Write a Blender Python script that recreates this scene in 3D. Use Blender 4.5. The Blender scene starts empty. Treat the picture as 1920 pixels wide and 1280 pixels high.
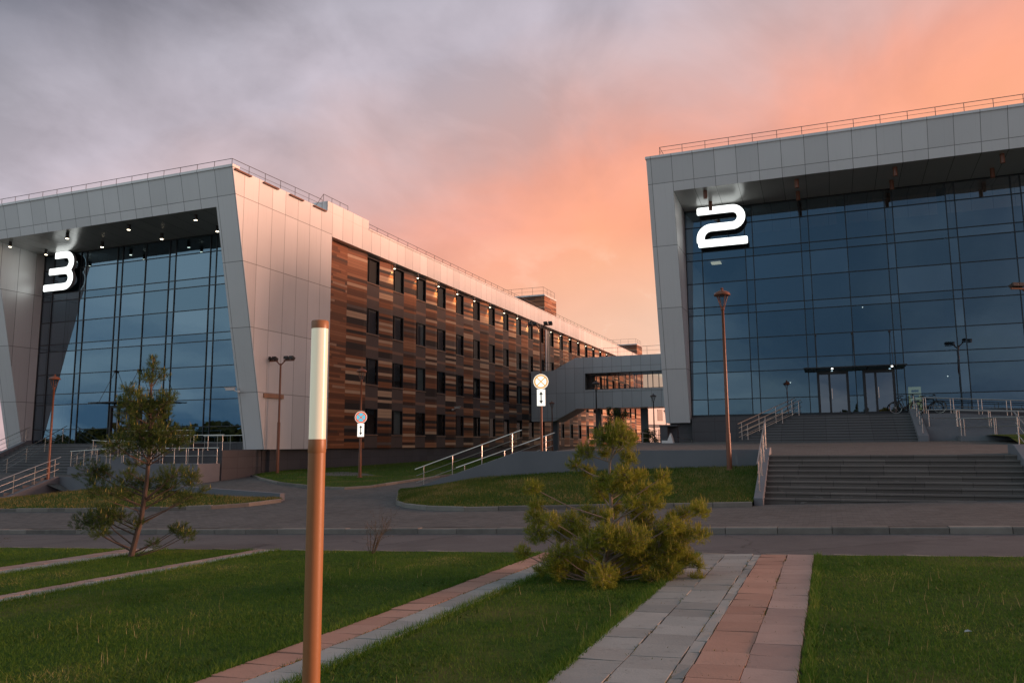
import bpy, bmesh, math, random
import numpy as np
from mathutils import Vector, Matrix
S = bpy.context.scene
COL = S.collection
R = math.radians
rnd = random.Random(7)

# ------------------------------------------------------------------ camera
EYE = Vector((0, 0, 1.65))
HEAD, PITCH, ROLL = R(21.65), R(7.6), 0.0075
fw = Vector((-math.sin(HEAD)*math.cos(PITCH), math.cos(HEAD)*math.cos(PITCH), math.sin(PITCH)))
r0 = Vector((math.cos(HEAD), math.sin(HEAD), 0)); u0 = r0.cross(fw)
rt = (math.cos(ROLL)*r0 - math.sin(ROLL)*u0).normalized(); up = rt.cross(fw).normalized()
cam_d = bpy.data.cameras.new('camera'); cam = bpy.data.objects.new('camera', cam_d); COL.objects.link(cam)
cam_d.sensor_width = 36; cam_d.lens = 36*1471/1920; cam_d.clip_end = 3000; cam_d.clip_start = 0.1
M4 = Matrix((rt, up, -fw)).transposed().to_4x4(); M4.translation = EYE
cam.matrix_world = M4
S.camera = cam
S.view_settings.view_transform = 'Standard'; S.view_settings.look = 'None'
S.view_settings.exposure = 0; S.view_settings.gamma = 1
S.cycles.max_bounces = 6; S.cycles.transparent_max_bounces = 12
S.cycles.sample_clamp_indirect = 6

# ------------------------------------------------------------------ node helpers
class NT:
    def __init__(s, nt): s.nt = nt; s.n = nt.nodes; s.l = nt.links
    def node(s, t, **kw):
        n = s.n.new(t)
        for k, v in kw.items(): setattr(n, k, v)
        return n
    def put(s, sock, v):
        if v is None: return
        if isinstance(v, (int, float)): sock.default_value = v
        elif isinstance(v, (tuple, list)):
            d = sock.default_value
            sock.default_value = tuple(v) if len(d) == len(v) else tuple(v) + (1,)*(len(d)-len(v))
        else: s.l.new(v, sock)
    def m(s, op, a, b=None, c=None, clamp=False):
        n = s.node('ShaderNodeMath', operation=op); n.use_clamp = clamp
        s.put(n.inputs[0], a); s.put(n.inputs[1], b); s.put(n.inputs[2], c)
        return n.outputs[0]
    def mix(s, f, a, b, mode='MIX'):
        n = s.node('ShaderNodeMix', data_type='RGBA', blend_type=mode)
        s.put(n.inputs[0], f); s.put(n.inputs[6], a); s.put(n.inputs[7], b)
        return n.outputs[2]
    def ramp(s, f, pts, interp='LINEAR'):
        n = s.node('ShaderNodeValToRGB'); cr = n.color_ramp; cr.interpolation = interp
        while len(cr.elements) < len(pts): cr.elements.new(0.5)
        for e, (p, c) in zip(cr.elements, pts):
            e.position = p; e.color = (c[0], c[1], c[2], 1) if not isinstance(c, (int, float)) else (c, c, c, 1)
        s.put(n.inputs[0], f); return n.outputs[0]
    def noise(s, vec, scale, detail=4, rough=.55, dist=0):
        n = s.node('ShaderNodeTexNoise'); s.put(n.inputs['Vector'], vec)
        n.inputs['Scale'].default_value = scale; n.inputs['Detail'].default_value = detail
        n.inputs['Roughness'].default_value = rough; n.inputs['Distortion'].default_value = dist
        return n.outputs[0]
    def xyz(s, v):
        n = s.node('ShaderNodeSeparateXYZ'); s.l.new(v, n.inputs[0]); return n.outputs
    def comb(s, x=0, y=0, z=0):
        n = s.node('ShaderNodeCombineXYZ'); s.put(n.inputs[0], x); s.put(n.inputs[1], y); s.put(n.inputs[2], z)
        return n.outputs[0]
    def white(s, v):
        n = s.node('ShaderNodeTexWhiteNoise', noise_dimensions='3D'); s.l.new(v, n.inputs[0]); return n.outputs[0]

# ------------------------------------------------------------------ world: dusk sky with lit cloud
SUNAZ = 20.0
W = bpy.data.worlds.new('World'); S.world = W; W.use_nodes = True
w = NT(W.node_tree); w.n.clear()
tc = w.node('ShaderNodeTexCoord'); dx, dy, dz = w.xyz(tc.outputs['Generated'])
hl = w.m('SQRT', w.m('ADD', w.m('MULTIPLY', dx, dx), w.m('MULTIPLY', dy, dy)))
hl = w.m('MAXIMUM', hl, 1e-4)
ca = w.m('DIVIDE', w.m('ADD', w.m('MULTIPLY', dx, math.cos(R(45))), w.m('MULTIPLY', dy, math.sin(R(45)))), hl)
az = w.m('MULTIPLY', w.m('ARCCOSINE', w.m('MINIMUM', w.m('MAXIMUM', ca, -1), 1)), 180/math.pi)
el = w.m('MULTIPLY', w.m('ARCTAN2', w.m('MAXIMUM', dz, 0), hl), 180/math.pi)
zz = w.m('ADD', w.m('MAXIMUM', dz, 0), .34)
cv = w.comb(w.m('DIVIDE', dx, zz), w.m('DIVIDE', dy, zz), 0)
mp = w.node('ShaderNodeMapping'); mp.inputs['Rotation'].default_value = (0, 0, R(-62)); mp.inputs['Scale'].default_value = (1, .8, 1)
w.l.new(cv, mp.inputs[0]); cvr = mp.outputs[0]
n1 = w.noise(cvr, 1.3, 5, .52, .6)
n2 = w.noise(cvr, 2.6, 6, .6, .9)
n3 = w.noise(cvr, 4.2, 7, .55, .35)
q = w.m('ADD', w.m('POWER', w.m('DIVIDE', az, 90), 2), w.m('POWER', w.m('DIVIDE', el, 29.5), 2))
q = w.m('ADD', q, w.m('MULTIPLY', w.m('SUBTRACT', n1, .5), .55))
q = w.m('ADD', q, w.m('MULTIPLY', w.m('SUBTRACT', n2, .5), .28))
base = w.ramp(w.m('DIVIDE', q, 4.0), [(.04, (1.0, .50, .28)), (.13, (1.0, .44, .25)), (.175, (1.0, .42, .27)), (.215, (.88, .40, .30)),
      (.26, (.70, .42, .385)), (.31, (.62, .46, .47)), (.38, (.53, .475, .54)), (.45, (.42, .395, .455)), (.54, (.185, .19, .235)), (1, (.14, .16, .21))])
# paler peach low down towards the horizon on the glow side
lo = w.m('MULTIPLY', w.ramp(w.m('DIVIDE', el, 30), [(.0, 1.), (.3, .9), (.52, 0.)]), w.ramp(w.m('DIVIDE', az, 180), [(.3, 1.), (.45, 0.)]))
base = w.mix(w.m('MULTIPLY', lo, .88), base, (.90, .63, .49))
# bright wisps and darker clumps
wis = w.ramp(n3, [(.52, 0.), (.62, 1.)])
base = w.mix(w.m('MULTIPLY', w.m('MULTIPLY', wis, lo), .75), base, (1.0, .86, .70))
dk = w.ramp(n3, [(.36, .83), (.5, 1.02), (.63, 1.18)])
dkf = w.ramp(w.m('DIVIDE', q, 4.0), [(.14, .15), (.27, .6), (.5, 1.)])
base = w.mix(dkf, base, w.mix(1.0, base, dk, 'MULTIPLY'))
# behind the viewer: blue dusk with dark cloud bars
back = w.ramp(w.m('DIVIDE', az, 180), [(.55, 0.), (.78, 1.)])
n4 = w.noise(cvr, 1.1, 5, .55, .3)
bcol = w.mix(w.ramp(n4, [(.40, 0.), (.58, 1.)]), (.16, .26, .36), (.50, .57, .60))
bcol = w.mix(1.0, bcol, w.ramp(w.m('DIVIDE', az, 180), [(.76, .9), (.93, 1.6)]), 'MULTIPLY')
base = w.mix(w.m('MULTIPLY', back, .85), base, bcol)
below = w.ramp(w.m('ADD', dz, .5), [(.46, 1.), (.5, 0.)])
base = w.mix(below, base, (.10, .10, .10))
bg = w.node('ShaderNodeBackground'); w.put(bg.inputs[0], base); bg.inputs[1].default_value = 1.0
wo = w.node('ShaderNodeOutputWorld'); w.l.new(bg.outputs[0], wo.inputs[0])

# ------------------------------------------------------------------ sun: the low glow right of the frame
sd = bpy.data.lights.new('sun', 'SUN'); sun = bpy.data.objects.new('sun', sd); COL.objects.link(sun)
sd.energy = 4.6; sd.angle = R(20); sd.color = (1.0, .50, .34)
sun_dir = Vector((math.cos(R(SUNAZ))*math.cos(R(8)), math.sin(R(SUNAZ))*math.cos(R(8)), math.sin(R(8))))
sun.rotation_euler = sun_dir.to_track_quat('Z', 'Y').to_euler()

# ------------------------------------------------------------------ materials
def mat(name, build):
    m = bpy.data.materials.new(name); m.use_nodes = True
    t = NT(m.node_tree); t.n.clear(); out = t.node('ShaderNodeOutputMaterial')
    sh = build(t); t.l.new(sh, out.inputs[0]); return m
def bsdf(t, col, rough=.6, metal=0, spec=.5, bump=None, bstr=.3, bdist=.01):
    p = t.node('ShaderNodeBsdfPrincipled'); t.put(p.inputs['Base Color'], col); t.put(p.inputs['Roughness'], rough)
    t.put(p.inputs['Metallic'], metal); p.inputs['Specular IOR Level'].default_value = spec
    if bump is not None:
        b = t.node('ShaderNodeBump'); b.inputs['Strength'].default_value = bstr; b.inputs['Distance'].default_value = bdist
        t.put(b.inputs['Height'], bump); t.l.new(b.outputs[0], p.inputs['Normal'])
    return p.outputs[0]
def objc(t): return t.node('ShaderNodeTexCoord').outputs['Object']
def varied(name, c, rough=.6, amt=.25, scale=3, metal=0, spec=.5, fine=40, bstr=.2):
    def f(t):
        o = objc(t); a = t.noise(o, scale, 5); b = t.noise(o, fine, 3)
        k = t.m('ADD', t.m('MULTIPLY', t.m('SUBTRACT', a, .5), amt*2), t.m('MULTIPLY', t.m('SUBTRACT', b, .5), amt))
        col = t.mix(1.0, c, t.comb(t.m('ADD', k, 1), t.m('ADD', k, 1), t.m('ADD', k, 1)), 'MULTIPLY')
        return bsdf(t, col, rough, metal, spec, b, bstr)
    return mat(name, f)
def plain(name, c, rough=.5, metal=0, spec=.5):
    return varied(name, c, rough, .08, 4, metal, spec, 25, .05)
def emit(name, c, s):
    def f(t):
        e = t.node('ShaderNodeEmission'); t.put(e.inputs[0], c); e.inputs[1].default_value = s; return e.outputs[0]
    return mat(name, f)

def panel_mat(name, c, rows=True, rough=.42, ush=1.19, vs=3.53, vo=3.13, metal=.22):
    def f(t):
        o = objc(t); x, y, z = t.xyz(o); nx, ny, nz = t.xyz(t.node('ShaderNodeNewGeometry').outputs['Normal'])
        isx = t.m('GREATER_THAN', t.m('ABSOLUTE', nx), .7); isz = t.m('GREATER_THAN', t.m('ABSOLUTE', nz), .7)
        u = t.m('ADD', t.m('MULTIPLY', y, isx), t.m('MULTIPLY', x, t.m('SUBTRACT', 1, isx)))
        v = t.m('ADD', t.m('MULTIPLY', y, isz), t.m('MULTIPLY', z, t.m('SUBTRACT', 1, isz)))
        uu = t.m('DIVIDE', u, ush); vv = t.m('DIVIDE', t.m('SUBTRACT', v, vo), vs)
        fu = t.m('ABSOLUTE', t.m('SUBTRACT', t.m('FRACT', uu), .5)); fv = t.m('ABSOLUTE', t.m('SUBTRACT', t.m('FRACT', vv), .5))
        lu = t.m('GREATER_THAN', fu, .5-.014/ush); lv = t.m('GREATER_THAN', fv, .5-.016/vs) if rows else 0
        line = t.m('MAXIMUM', lu, lv)
        cell = t.white(t.comb(t.m('FLOOR', uu), t.m('FLOOR', vv) if rows else 0, isx))
        k = t.m('ADD', .90, t.m('MULTIPLY', cell, .15))
        k = t.m('ADD', k, t.m('MULTIPLY', t.m('SUBTRACT', t.noise(o, .5, 4), .5), .10))
        # faint rain streaks under the joints
        st = t.noise(t.comb(t.m('MULTIPLY', u, 9), 0, t.m('MULTIPLY', v, .35)), 1.0, 4)
        k = t.m('SUBTRACT', k, t.m('MULTIPLY', t.ramp(st, [(.55, 0.), (.8, 1.)]), .08))
        col = t.mix(1.0, c, t.comb(k, k, k), 'MULTIPLY')
        col = t.mix(t.m('MULTIPLY', line, .72), col, (.05, .05, .055))
        return bsdf(t, col, rough, metal, .5, t.m('ADD', t.m('SUBTRACT', 1, line), t.m('MULTIPLY', t.noise(o, .9, 2), 1.6)), .4, .01)
    return mat(name, f)
M = {}
M['panel'] = panel_mat('grey_composite_panel', (.80, .82, .82))
M['fascia'] = panel_mat('fascia_panel', (.80, .80, .79), rows=False)
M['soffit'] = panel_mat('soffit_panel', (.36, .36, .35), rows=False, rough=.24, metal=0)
M['bridge'] = panel_mat('bridge_panel', (.52, .56, .58), vs=2.62, vo=1.95, ush=1.02)

def wood_mat(name, rowh, length, ramp, off=0.0):
    def f(t):
        o = objc(t); x, y, z = t.xyz(o)
        rr = t.m('DIVIDE', z, rowh); row = t.m('FLOOR', rr)
        r1 = t.white(t.comb(row, 3.1+off, 0)); 
        cc = t.m('ADD', t.m('DIVIDE', t.m('ADD', y, t.m('MULTIPLY', x, .7)), length), t.m('MULTIPLY', r1, 7.3))
        if length > 50: colm = 0.0
        else: colm = t.m('FLOOR', cc)
        inf = t.node('ShaderNodeObjectInfo').outputs['Random'] if length > 50 else 0.0
        v = t.white(t.comb(row, colm, t.m('FLOOR', t.m('MULTIPLY', inf, 97)) if length > 50 else off))
        col = t.ramp(v, ramp, 'CONSTANT')
        g = t.noise(t.comb(t.m('MULTIPLY', x, 2), t.m('MULTIPLY', y, 2), t.m('MULTIPLY', z, 45)), 1.0, 3)
        k = t.m('ADD', .94, t.m('MULTIPLY', g, .40))
        col = t.mix(1.0, col, t.comb(k, k, k), 'MULTIPLY')
        gap = t.m('GREATER_THAN', t.m('ABSOLUTE', t.m('SUBTRACT', t.m('FRACT', rr), .5)), .455)
        col = t.mix(t.m('MULTIPLY', gap, .55), col, (.02, .012, .008))
        return bsdf(t, col, .5, 0, .4, g, .2)
    return mat(name, f)
WR = [(0, (.020, .014, .012)), (.15, (.14, .050, .020)), (.32, (.25, .088, .032)), (.52, (.06, .026, .015)), (.60, (.36, .155, .07)), (.76, (.12, .088, .072)), (.83, (.52, .34, .21))]
WR2 = [(0, (.15, .054, .022)), (.25, (.26, .092, .035)), (.55, (.33, .13, .055)), (.80, (.09, .042, .025)), (.91, (.40, .24, .15))]
M['wood'] = wood_mat('timber_cladding_boards', .17, 2.3, WR2)
M['pil'] = wood_mat('striped_timber_boards', .215, 99, WR, 5)
def fpan(t):
    o = objc(t); n = t.noise(o, 1.4, 4); x, y, z = t.xyz(o)
    col = t.mix(n, (.075, .056, .050), (.115, .082, .070))
    f = t.m('FRACT', t.m('DIVIDE', t.m('SUBTRACT', z, 3.32), 3.575))
    band = t.m('MULTIPLY', t.m('LESS_THAN', f, .06), t.m('GREATER_THAN', z, 2.5))
    col = t.mix(band, col, (.25, .14, .09))
    return bsdf(t, col, .6)
M['brownpanel'] = mat('brown_facade_panel', fpan)
M['darkframe'] = plain('dark_window_frame', (.022, .022, .025), .4)
M['mullion'] = plain('anthracite_mullion', (.018, .024, .03), .35)
M['sill'] = plain('copper_sill', (.42, .24, .15), .4)
def glassf(tint, dark, fac, rough=.012, fr=1.0):
    def f(t):
        g = t.node('ShaderNodeBsdfGlossy'); t.put(g.inputs[0], tint); g.inputs['Roughness'].default_value = rough
        tr = t.node('ShaderNodeBsdfTransparent'); t.put(tr.inputs[0], dark)
        geo = t.node('ShaderNodeNewGeometry')
        r = geo.outputs['Random Per Island']
        g2 = t.mix(1.0, tint, t.comb(t.m('ADD', .80, t.m('MULTIPLY', r, .40)), t.m('ADD', .84, t.m('MULTIPLY', r, .32)), t.m('ADD', .86, t.m('MULTIPLY', r, .28))), 'MULTIPLY')
        t.l.new(g2, g.inputs[0])
        lw = t.node('ShaderNodeLayerWeight'); lw.inputs[0].default_value = .35
        bu = t.node('ShaderNodeBump'); bu.inputs['Strength'].default_value = .12; bu.inputs['Distance'].default_value = .02; t.l.new(t.noise(objc(t), .8, 2), bu.inputs['Height']); t.l.new(bu.outputs[0], g.inputs['Normal'])
        fc = t.m('ADD', fac, t.m('MULTIPLY', lw.outputs[1], (1-fac)*fr), clamp=True)
        mx = t.node('ShaderNodeMixShader'); t.put(mx.inputs[0], fc); t.l.new(tr.outputs[0], mx.inputs[1]); t.l.new(g.outputs[0], mx.inputs[2])
        return mx.outputs[0]
    return f
M['glass'] = mat('blue_mirror_glazing', glassf((.175, .262, .335), (.40, .50, .54), .70))
M['wpane'] = mat('window_pane', glassf((.12, .13, .15), (.55, .6, .6), .22, fr=.25))
M['dpane'] = mat('door_pane', glassf((.26, .28, .32), (.5, .55, .55), .75))
M['bpane'] = mat('bridge_pane', glassf((.35, .37, .40), (.80, .82, .80), .12))
M['interior'] = varied('dim_interior', (.20, .20, .20), .8)
M['curtain'] = plain('pale_curtain', (.45, .50, .48), .8)
def stonef(c1, c2, bw, bh, jw=.012, amt=1.0, stag=None):
    def f(t):
        o = objc(t); x, y, z = t.xyz(o); nx, ny, nz = t.xyz(t.node('ShaderNodeNewGeometry').outputs['Normal'])
        isx = t.m('GREATER_THAN', t.m('ABSOLUTE', nx), .7); isz = t.m('GREATER_THAN', t.m('ABSOLUTE', nz), .7)
        u = t.m('ADD', t.m('MULTIPLY', y, isx), t.m('MULTIPLY', x, t.m('SUBTRACT', 1, isx)))
        v = t.m('ADD', t.m('MULTIPLY', y, isz), t.m('MULTIPLY', z, t.m('SUBTRACT', 1, isz)))
        uu = t.m('DIVIDE', u, bw); vv = t.m('DIVIDE', v, bh)
        if stag:
            row = t.m('FLOOR', t.m('DIVIDE', t.m('SUBTRACT', z, stag[0]), stag[1])); uu = t.m('ADD', uu, t.m('MULTIPLY', t.white(t.comb(row, 2.5, 1)), 3.7))
        lu = t.m('GREATER_THAN', t.m('ABSOLUTE', t.m('SUBTRACT', t.m('FRACT', uu), .5)), .5-jw/bw)
        lv = t.m('GREATER_THAN', t.m('ABSOLUTE', t.m('SUBTRACT', t.m('FRACT', vv), .5)), .5-jw/bh)
        ln = t.m('MAXIMUM', lu, lv)
        cell = t.white(t.comb(t.m('FLOOR', uu), row if stag else t.m('FLOOR', vv), 0))
        k = t.m('ADD', t.m('MULTIPLY', cell, .45*amt), t.m('MULTIPLY', t.noise(o, 1.1, 6, .6), .55))
        col = t.mix(k, c1, c2)
        spk = t.noise(o, 60, 2); col = t.mix(t.m('MULTIPLY', spk, .35), col, c2)
        col = t.mix(t.m('MULTIPLY', ln, .5), col, tuple(a*.4 for a in c1))
        if stag:
            ch = t.ramp(t.noise(t.comb(x, y, t.m('MULTIPLY', z, 2.5)), 1.6, 6, .7), [(.64, 0.), (.67, 1.)]); col = t.mix(t.m('MULTIPLY', ch, .6), col, (.26, .25, .24))
        return bsdf(t, col, .62, 0, .4, spk, .15)
    return f
M['plinth'] = mat('dark_granite_slabs', stonef((.055, .055, .06), (.10, .10, .108), 1.2, .6))
M['step'] = mat('granite_steps', stonef((.085, .09, .095), (.15, .155, .16), 1.1, 9, .012))
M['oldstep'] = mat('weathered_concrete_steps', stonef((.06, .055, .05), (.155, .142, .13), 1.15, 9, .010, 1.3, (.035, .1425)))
M['oldtread_lit'] = mat('weathered_tread_lit_tone', stonef((.10, .093, .086), (.20, .185, .17), 1.15, 9, .010, 1.3, (.035, .1425)))  # worn treads; tone lighter than the risers paints the light they catch
M['cheek'] = varied('grey_render_wall', (.17, .185, .205), .75, .12, 2.0)
def wallf(t):
    o = objc(t); x, y, z = t.xyz(o)
    a = t.noise(o, .8, 5); st = t.noise(t.comb(t.m('MULTIPLY', x, 3.2), y, t.m('MULTIPLY', z, .5)), 1, 3)
    col = t.mix(a, (.13, .145, .165), (.20, .215, .235))
    col = t.mix(t.m('MULTIPLY', t.ramp(st, [(.70, 0.), (.78, 1.)]), .5), col, (.42, .43, .43))
    return bsdf(t, col, .8, 0, .3, t.noise(o, 30, 3), .2)
M['retain'] = mat('stained_render_wall', wallf)
def asphf(c1, c2, sc=1.0):
    def f(t):
        o = t.node('ShaderNodeNewGeometry').outputs['Position']
        a = t.noise(o, .35*sc, 5, .6); b = t.noise(o, 28, 4, .7); p = t.noise(o, 2.2, 4)
        k = t.m('ADD', t.m('MULTIPLY', a, .5), t.m('ADD', t.m('MULTIPLY', b, .3), t.m('MULTIPLY', p, .2)))
        col = t.mix(t.ramp(k, [(.36, 0.), (.62, 1.)]), c1, c2)
        sp = t.ramp(t.noise(o, 90, 2), [(.62, 0.), (.72, 1.)])
        col = t.mix(t.m('MULTIPLY', sp, .35), col, (.28, .27, .26))
        vo = t.node('ShaderNodeTexVoronoi', feature='DISTANCE_TO_EDGE'); vo.inputs['Scale'].default_value = .22
        wob = t.node('ShaderNodeVectorMath', operation='ADD'); t.l.new(o, wob.inputs[0]); nn_ = t.noise(o, 1.2, 4); t.l.new(t.comb(t.m('MULTIPLY', nn_, 1.5), t.m('MULTIPLY', nn_, 1.2), 0), wob.inputs[1]); t.l.new(wob.outputs[0], vo.inputs['Vector'])
        pt = t.ramp(t.noise(o, .55, 2, .5), [(.56, 0.), (.575, 1.)]); col = t.mix(t.m('MULTIPLY', pt, .35), col, (.07, .07, .07))
        cr = t.ramp(vo.outputs[0], [(.0, 1.), (.006, 0.)]); col = t.mix(t.m('MULTIPLY', cr, .6), col, (.03, .03, .03))
        return bsdf(t, col, .85, 0, .3, b, .35)
    return f
M['asphalt'] = mat('worn_asphalt', asphf((.085, .087, .088), (.14, .142, .142)))
def pavef(t):
    o = t.node('ShaderNodeNewGeometry').outputs['Position']; x, y, z = t.xyz(o)
    bh = .11; bw = .22
    vv = t.m('DIVIDE', y, bh); row = t.m('FLOOR', vv); uu = t.m('ADD', t.m('DIVIDE', x, bw), t.m('MULTIPLY', row, .5))
    ln = t.m('MAXIMUM', t.m('GREATER_THAN', t.m('ABSOLUTE', t.m('SUBTRACT', t.m('FRACT', uu), .5)), .47), t.m('GREATER_THAN', t.m('ABSOLUTE', t.m('SUBTRACT', t.m('FRACT', vv), .5)), .44))
    cell = t.white(t.comb(t.m('FLOOR', uu), row, 0))
    a = t.noise(o, .4, 5)
    k = t.m('ADD', t.m('MULTIPLY', cell, .4), t.m('MULTIPLY', a, .6))
    col = t.mix(t.ramp(k, [(.25, 0.), (.75, 1.)]), (.085, .089, .085), (.143, .149, .144))
    col = t.mix(t.m('MULTIPLY', ln, .45), col, (.045, .043, .04))
    return bsdf(t, col, .85, 0, .3, t.noise(o, 40, 3), .3)
M['paving'] = mat('small_block_paving', pavef)
def kerbf(t):
    o = objc(t); r = t.node('ShaderNodeNewGeometry').outputs['Random Per Island']
    a = t.noise(o, 3, 6, .65); k = t.m('ADD', t.m('MULTIPLY', r, .45), t.m('MULTIPLY', a, .7))
    col = t.mix(t.ramp(k, [(.2, 0.), (.9, 1.)]), (.115, .11, .098), (.28, .265, .235))
    return bsdf(t, col, .85, 0, .3, a, .5)
M['kerb'] = mat('concrete_kerb_stone', kerbf)
def slabf(c1, c2):
    def f(t):
        o = objc(t); r = t.node('ShaderNodeNewGeometry').outputs['Random Per Island']
        a = t.noise(o, 2.5, 6, .65); b = t.noise(o, 45, 3)
        k = t.m('ADD', t.m('MULTIPLY', r, .5), t.m('ADD', t.m('MULTIPLY', a, .55), t.m('MULTIPLY', b, .12)))
        col = t.mix(t.ramp(k, [(.25, 0.), (.9, 1.)]), c1, c2)
        col = t.mix(t.m('MULTIPLY', t.ramp(t.noise(o, 7, 5, .7), [(.58, 0.), (.7, 1.)]), .3), col, (.12, .12, .09))
        return bsdf(t, col, .8, 0, .35, b, .3)
    return f
M['slab_grey'] = mat('grey_concrete_slab', slabf((.235, .25, .235), (.395, .415, .39)))
M['slab_red'] = mat('terracotta_slab', slabf((.33, .195, .145), (.50, .31, .235)))
M['slab_pink'] = mat('pink_grey_slab', slabf((.31, .225, .195), (.47, .35, .30)))
M['soil'] = varied('mossy_joint_soil', (.06, .055, .025), .95, .5, 6)
def lawnf(t):
    o = t.node('ShaderNodeNewGeometry').outputs['Position']
    a = t.noise(o, .45, 5, .6); b = t.noise(o, 9, 5, .7); c = t.noise(o, .8, 3)
    col = t.mix(t.ramp(b, [(.3, 0.), (.7, 1.)]), (.022, .05, .008), (.055, .11, .016))
    col = t.mix(t.m('MULTIPLY', t.ramp(a, [(.50, 0.), (.68, 1.)]), .75), col, (.14, .125, .045))
    return bsdf(t, col, .95, 0, .1, b, .6, .03)
M['lawn'] = mat('lawn_ground', lawnf)
def groundf(t):
    o = t.node('ShaderNodeNewGeometry').outputs['Position']; a = t.noise(o, .05, 5)
    return bsdf(t, t.mix(a, (.06, .075, .03), (.12, .11, .08)), .95)
M['ground'] = mat('far_ground', groundf)
def bladef(stops):
    def f(t):
        r = t.node('ShaderNodeNewGeometry').outputs['Random Per Island']
        o = t.node('ShaderNodeNewGeometry').outputs['Position']
        a = t.noise(o, .7, 4, .6)
        k = t.m('ADD', t.m('MULTIPLY', r, .55), t.m('MULTIPLY', t.m('SUBTRACT', a, .33), 1.5), clamp=True)
        p = t.node('ShaderNodeBsdfPrincipled'); t.put(p.inputs['Base Color'], t.ramp(k, stops)); p.inputs['Roughness'].default_value = .6
        p.inputs['Specular IOR Level'].default_value = .25
        tl = t.node('ShaderNodeBsdfTranslucent'); t.put(tl.inputs[0], t.ramp(k, stops))
        mx = t.node('ShaderNodeMixShader'); mx.inputs[0].default_value = .3; t.l.new(p.outputs[0], mx.inputs[1]); t.l.new(tl.outputs[0], mx.inputs[2])
        return mx.outputs[0]
    return f
M['blade'] = mat('grass_blade', bladef([(0, (.038, .105, .010)), (.45, (.07, .165, .016)), (.78, (.12, .215, .026)), (.92, (.24, .27, .06)), (1, (.42, .38, .16))]))
M['blade_dry'] = mat('patchy_dry_grass_blade', bladef([(0, (.045, .09, .012)), (.40, (.08, .13, .018)), (.52, (.22, .19, .06)), (1, (.36, .29, .12))]))
M['blade_mid'] = mat('thin_spring_grass_blade', bladef([(0, (.05, .10, .012)), (.5, (.09, .15, .02)), (.72, (.20, .19, .06)), (1, (.34, .29, .12))]))
M['needle_y'] = mat('yellow_green_needles', bladef([(0, (.13, .17, .02)), (.5, (.24, .28, .03)), (.85, (.38, .39, .05)), (1, (.55, .42, .10))]))
M['candle'] = mat('pale_new_shoot', bladef([(0, (.38, .36, .08)), (1, (.60, .50, .16))]))
M['needle_d'] = mat('dark_green_needles', bladef([(0, (.03, .065, .014)), (.55, (.065, .115, .022)), (.9, (.11, .16, .035)), (1, (.2, .19, .05))]))
M['leaf'] = mat('bush_leaf', bladef([(0, (.03, .05, .012)), (1, (.09, .12, .03))]))
M['bark'] = varied('grey_brown_bark', (.10, .075, .06), .9, .4, 9)
M['barkp'] = varied('pale_bark', (.26, .22, .18), .9, .3, 12)
M['twig'] = varied('reddish_twig', (.09, .07, .045), .9, .3, 12)
M['brownpost'] = plain('brown_painted_post', (.34, .155, .062), .42)
M['rust'] = plain('rust_brown_post', (.20, .075, .038), .4)
M['darkpost'] = plain('dark_lamp_post', (.035, .028, .027), .45)
M['steel'] = plain('brushed_stainless_steel', (.62, .60, .56), .28, 1.0)
M['railgrey'] = plain('grey_railing', (.09, .085, .09), .5)
M['black'] = plain('black_rubber_and_step_shade', (.012, .012, .013), .6)
M['blackmetal'] = plain('black_metal', (.025, .022, .02), .4)
M['white'] = plain('white_paint', (.75, .75, .73), .5)
M['lampglass'] = mat('clear_lantern_glass', glassf((.5, .5, .5), (.92, .92, .92), .06))
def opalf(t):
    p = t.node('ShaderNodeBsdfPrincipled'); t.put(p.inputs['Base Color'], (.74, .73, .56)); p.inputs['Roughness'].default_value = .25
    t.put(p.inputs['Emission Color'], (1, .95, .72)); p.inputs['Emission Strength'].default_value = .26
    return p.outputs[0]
M['opal'] = mat('opal_tube_flash_glow', opalf)  # faint emission added to the tube for flash brightness
def signf(t):
    e = t.node('ShaderNodeEmission'); t.put(e.inputs[0], (.95, 1, .97)); e.inputs[1].default_value = 2.2; return e.outputs[0]
M['sign'] = mat('backlit_white_numeral', signf)
M['signside'] = plain('numeral_case_side', (.30, .31, .32), .5)
M['lamp_w'] = emit('warm_lamp_disc', (1, .86, .62), 9)
M['lamp_s'] = emit('warm_ceiling_panel', (1, .84, .58), 2.2)
M['lamp_c'] = emit('cool_lamp', (1, .97, .88), 5)
def sface(name, c, e):  # sign faces emit in place of flash glare; no lamp inside
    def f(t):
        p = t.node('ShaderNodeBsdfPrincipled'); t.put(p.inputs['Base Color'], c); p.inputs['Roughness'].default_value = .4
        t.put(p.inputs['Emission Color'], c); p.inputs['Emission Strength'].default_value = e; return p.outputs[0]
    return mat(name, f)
M['s_white'] = sface('sign_white_flash_glow', (.95, .93, .84), .85)
M['s_blue'] = sface('sign_blue_flash_glow', (.12, .62, .80), .75)
M['s_red'] = sface('sign_red_flash_glow', (.85, .16, .06), .65)
M['s_cream'] = sface('sign_cream_flash_glow', (1.0, .97, .86), 1.0)
M['s_orange'] = sface('sign_orange_flash_glow', (.85, .50, .18), .7)
M['s_black'] = plain('sign_black', (.03, .04, .03), .5)
M['redlamp'] = emit('red_lamp', (1, .06, .05), 2.5)
M['poster'] = emit('lit_poster_paper', (.75, .75, .38), .7)
M['posterline'] = plain('poster_print', (.03, .04, .03), .5)
M['paper'] = plain('pale_litter', (.42, .46, .46), .6)

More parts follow.
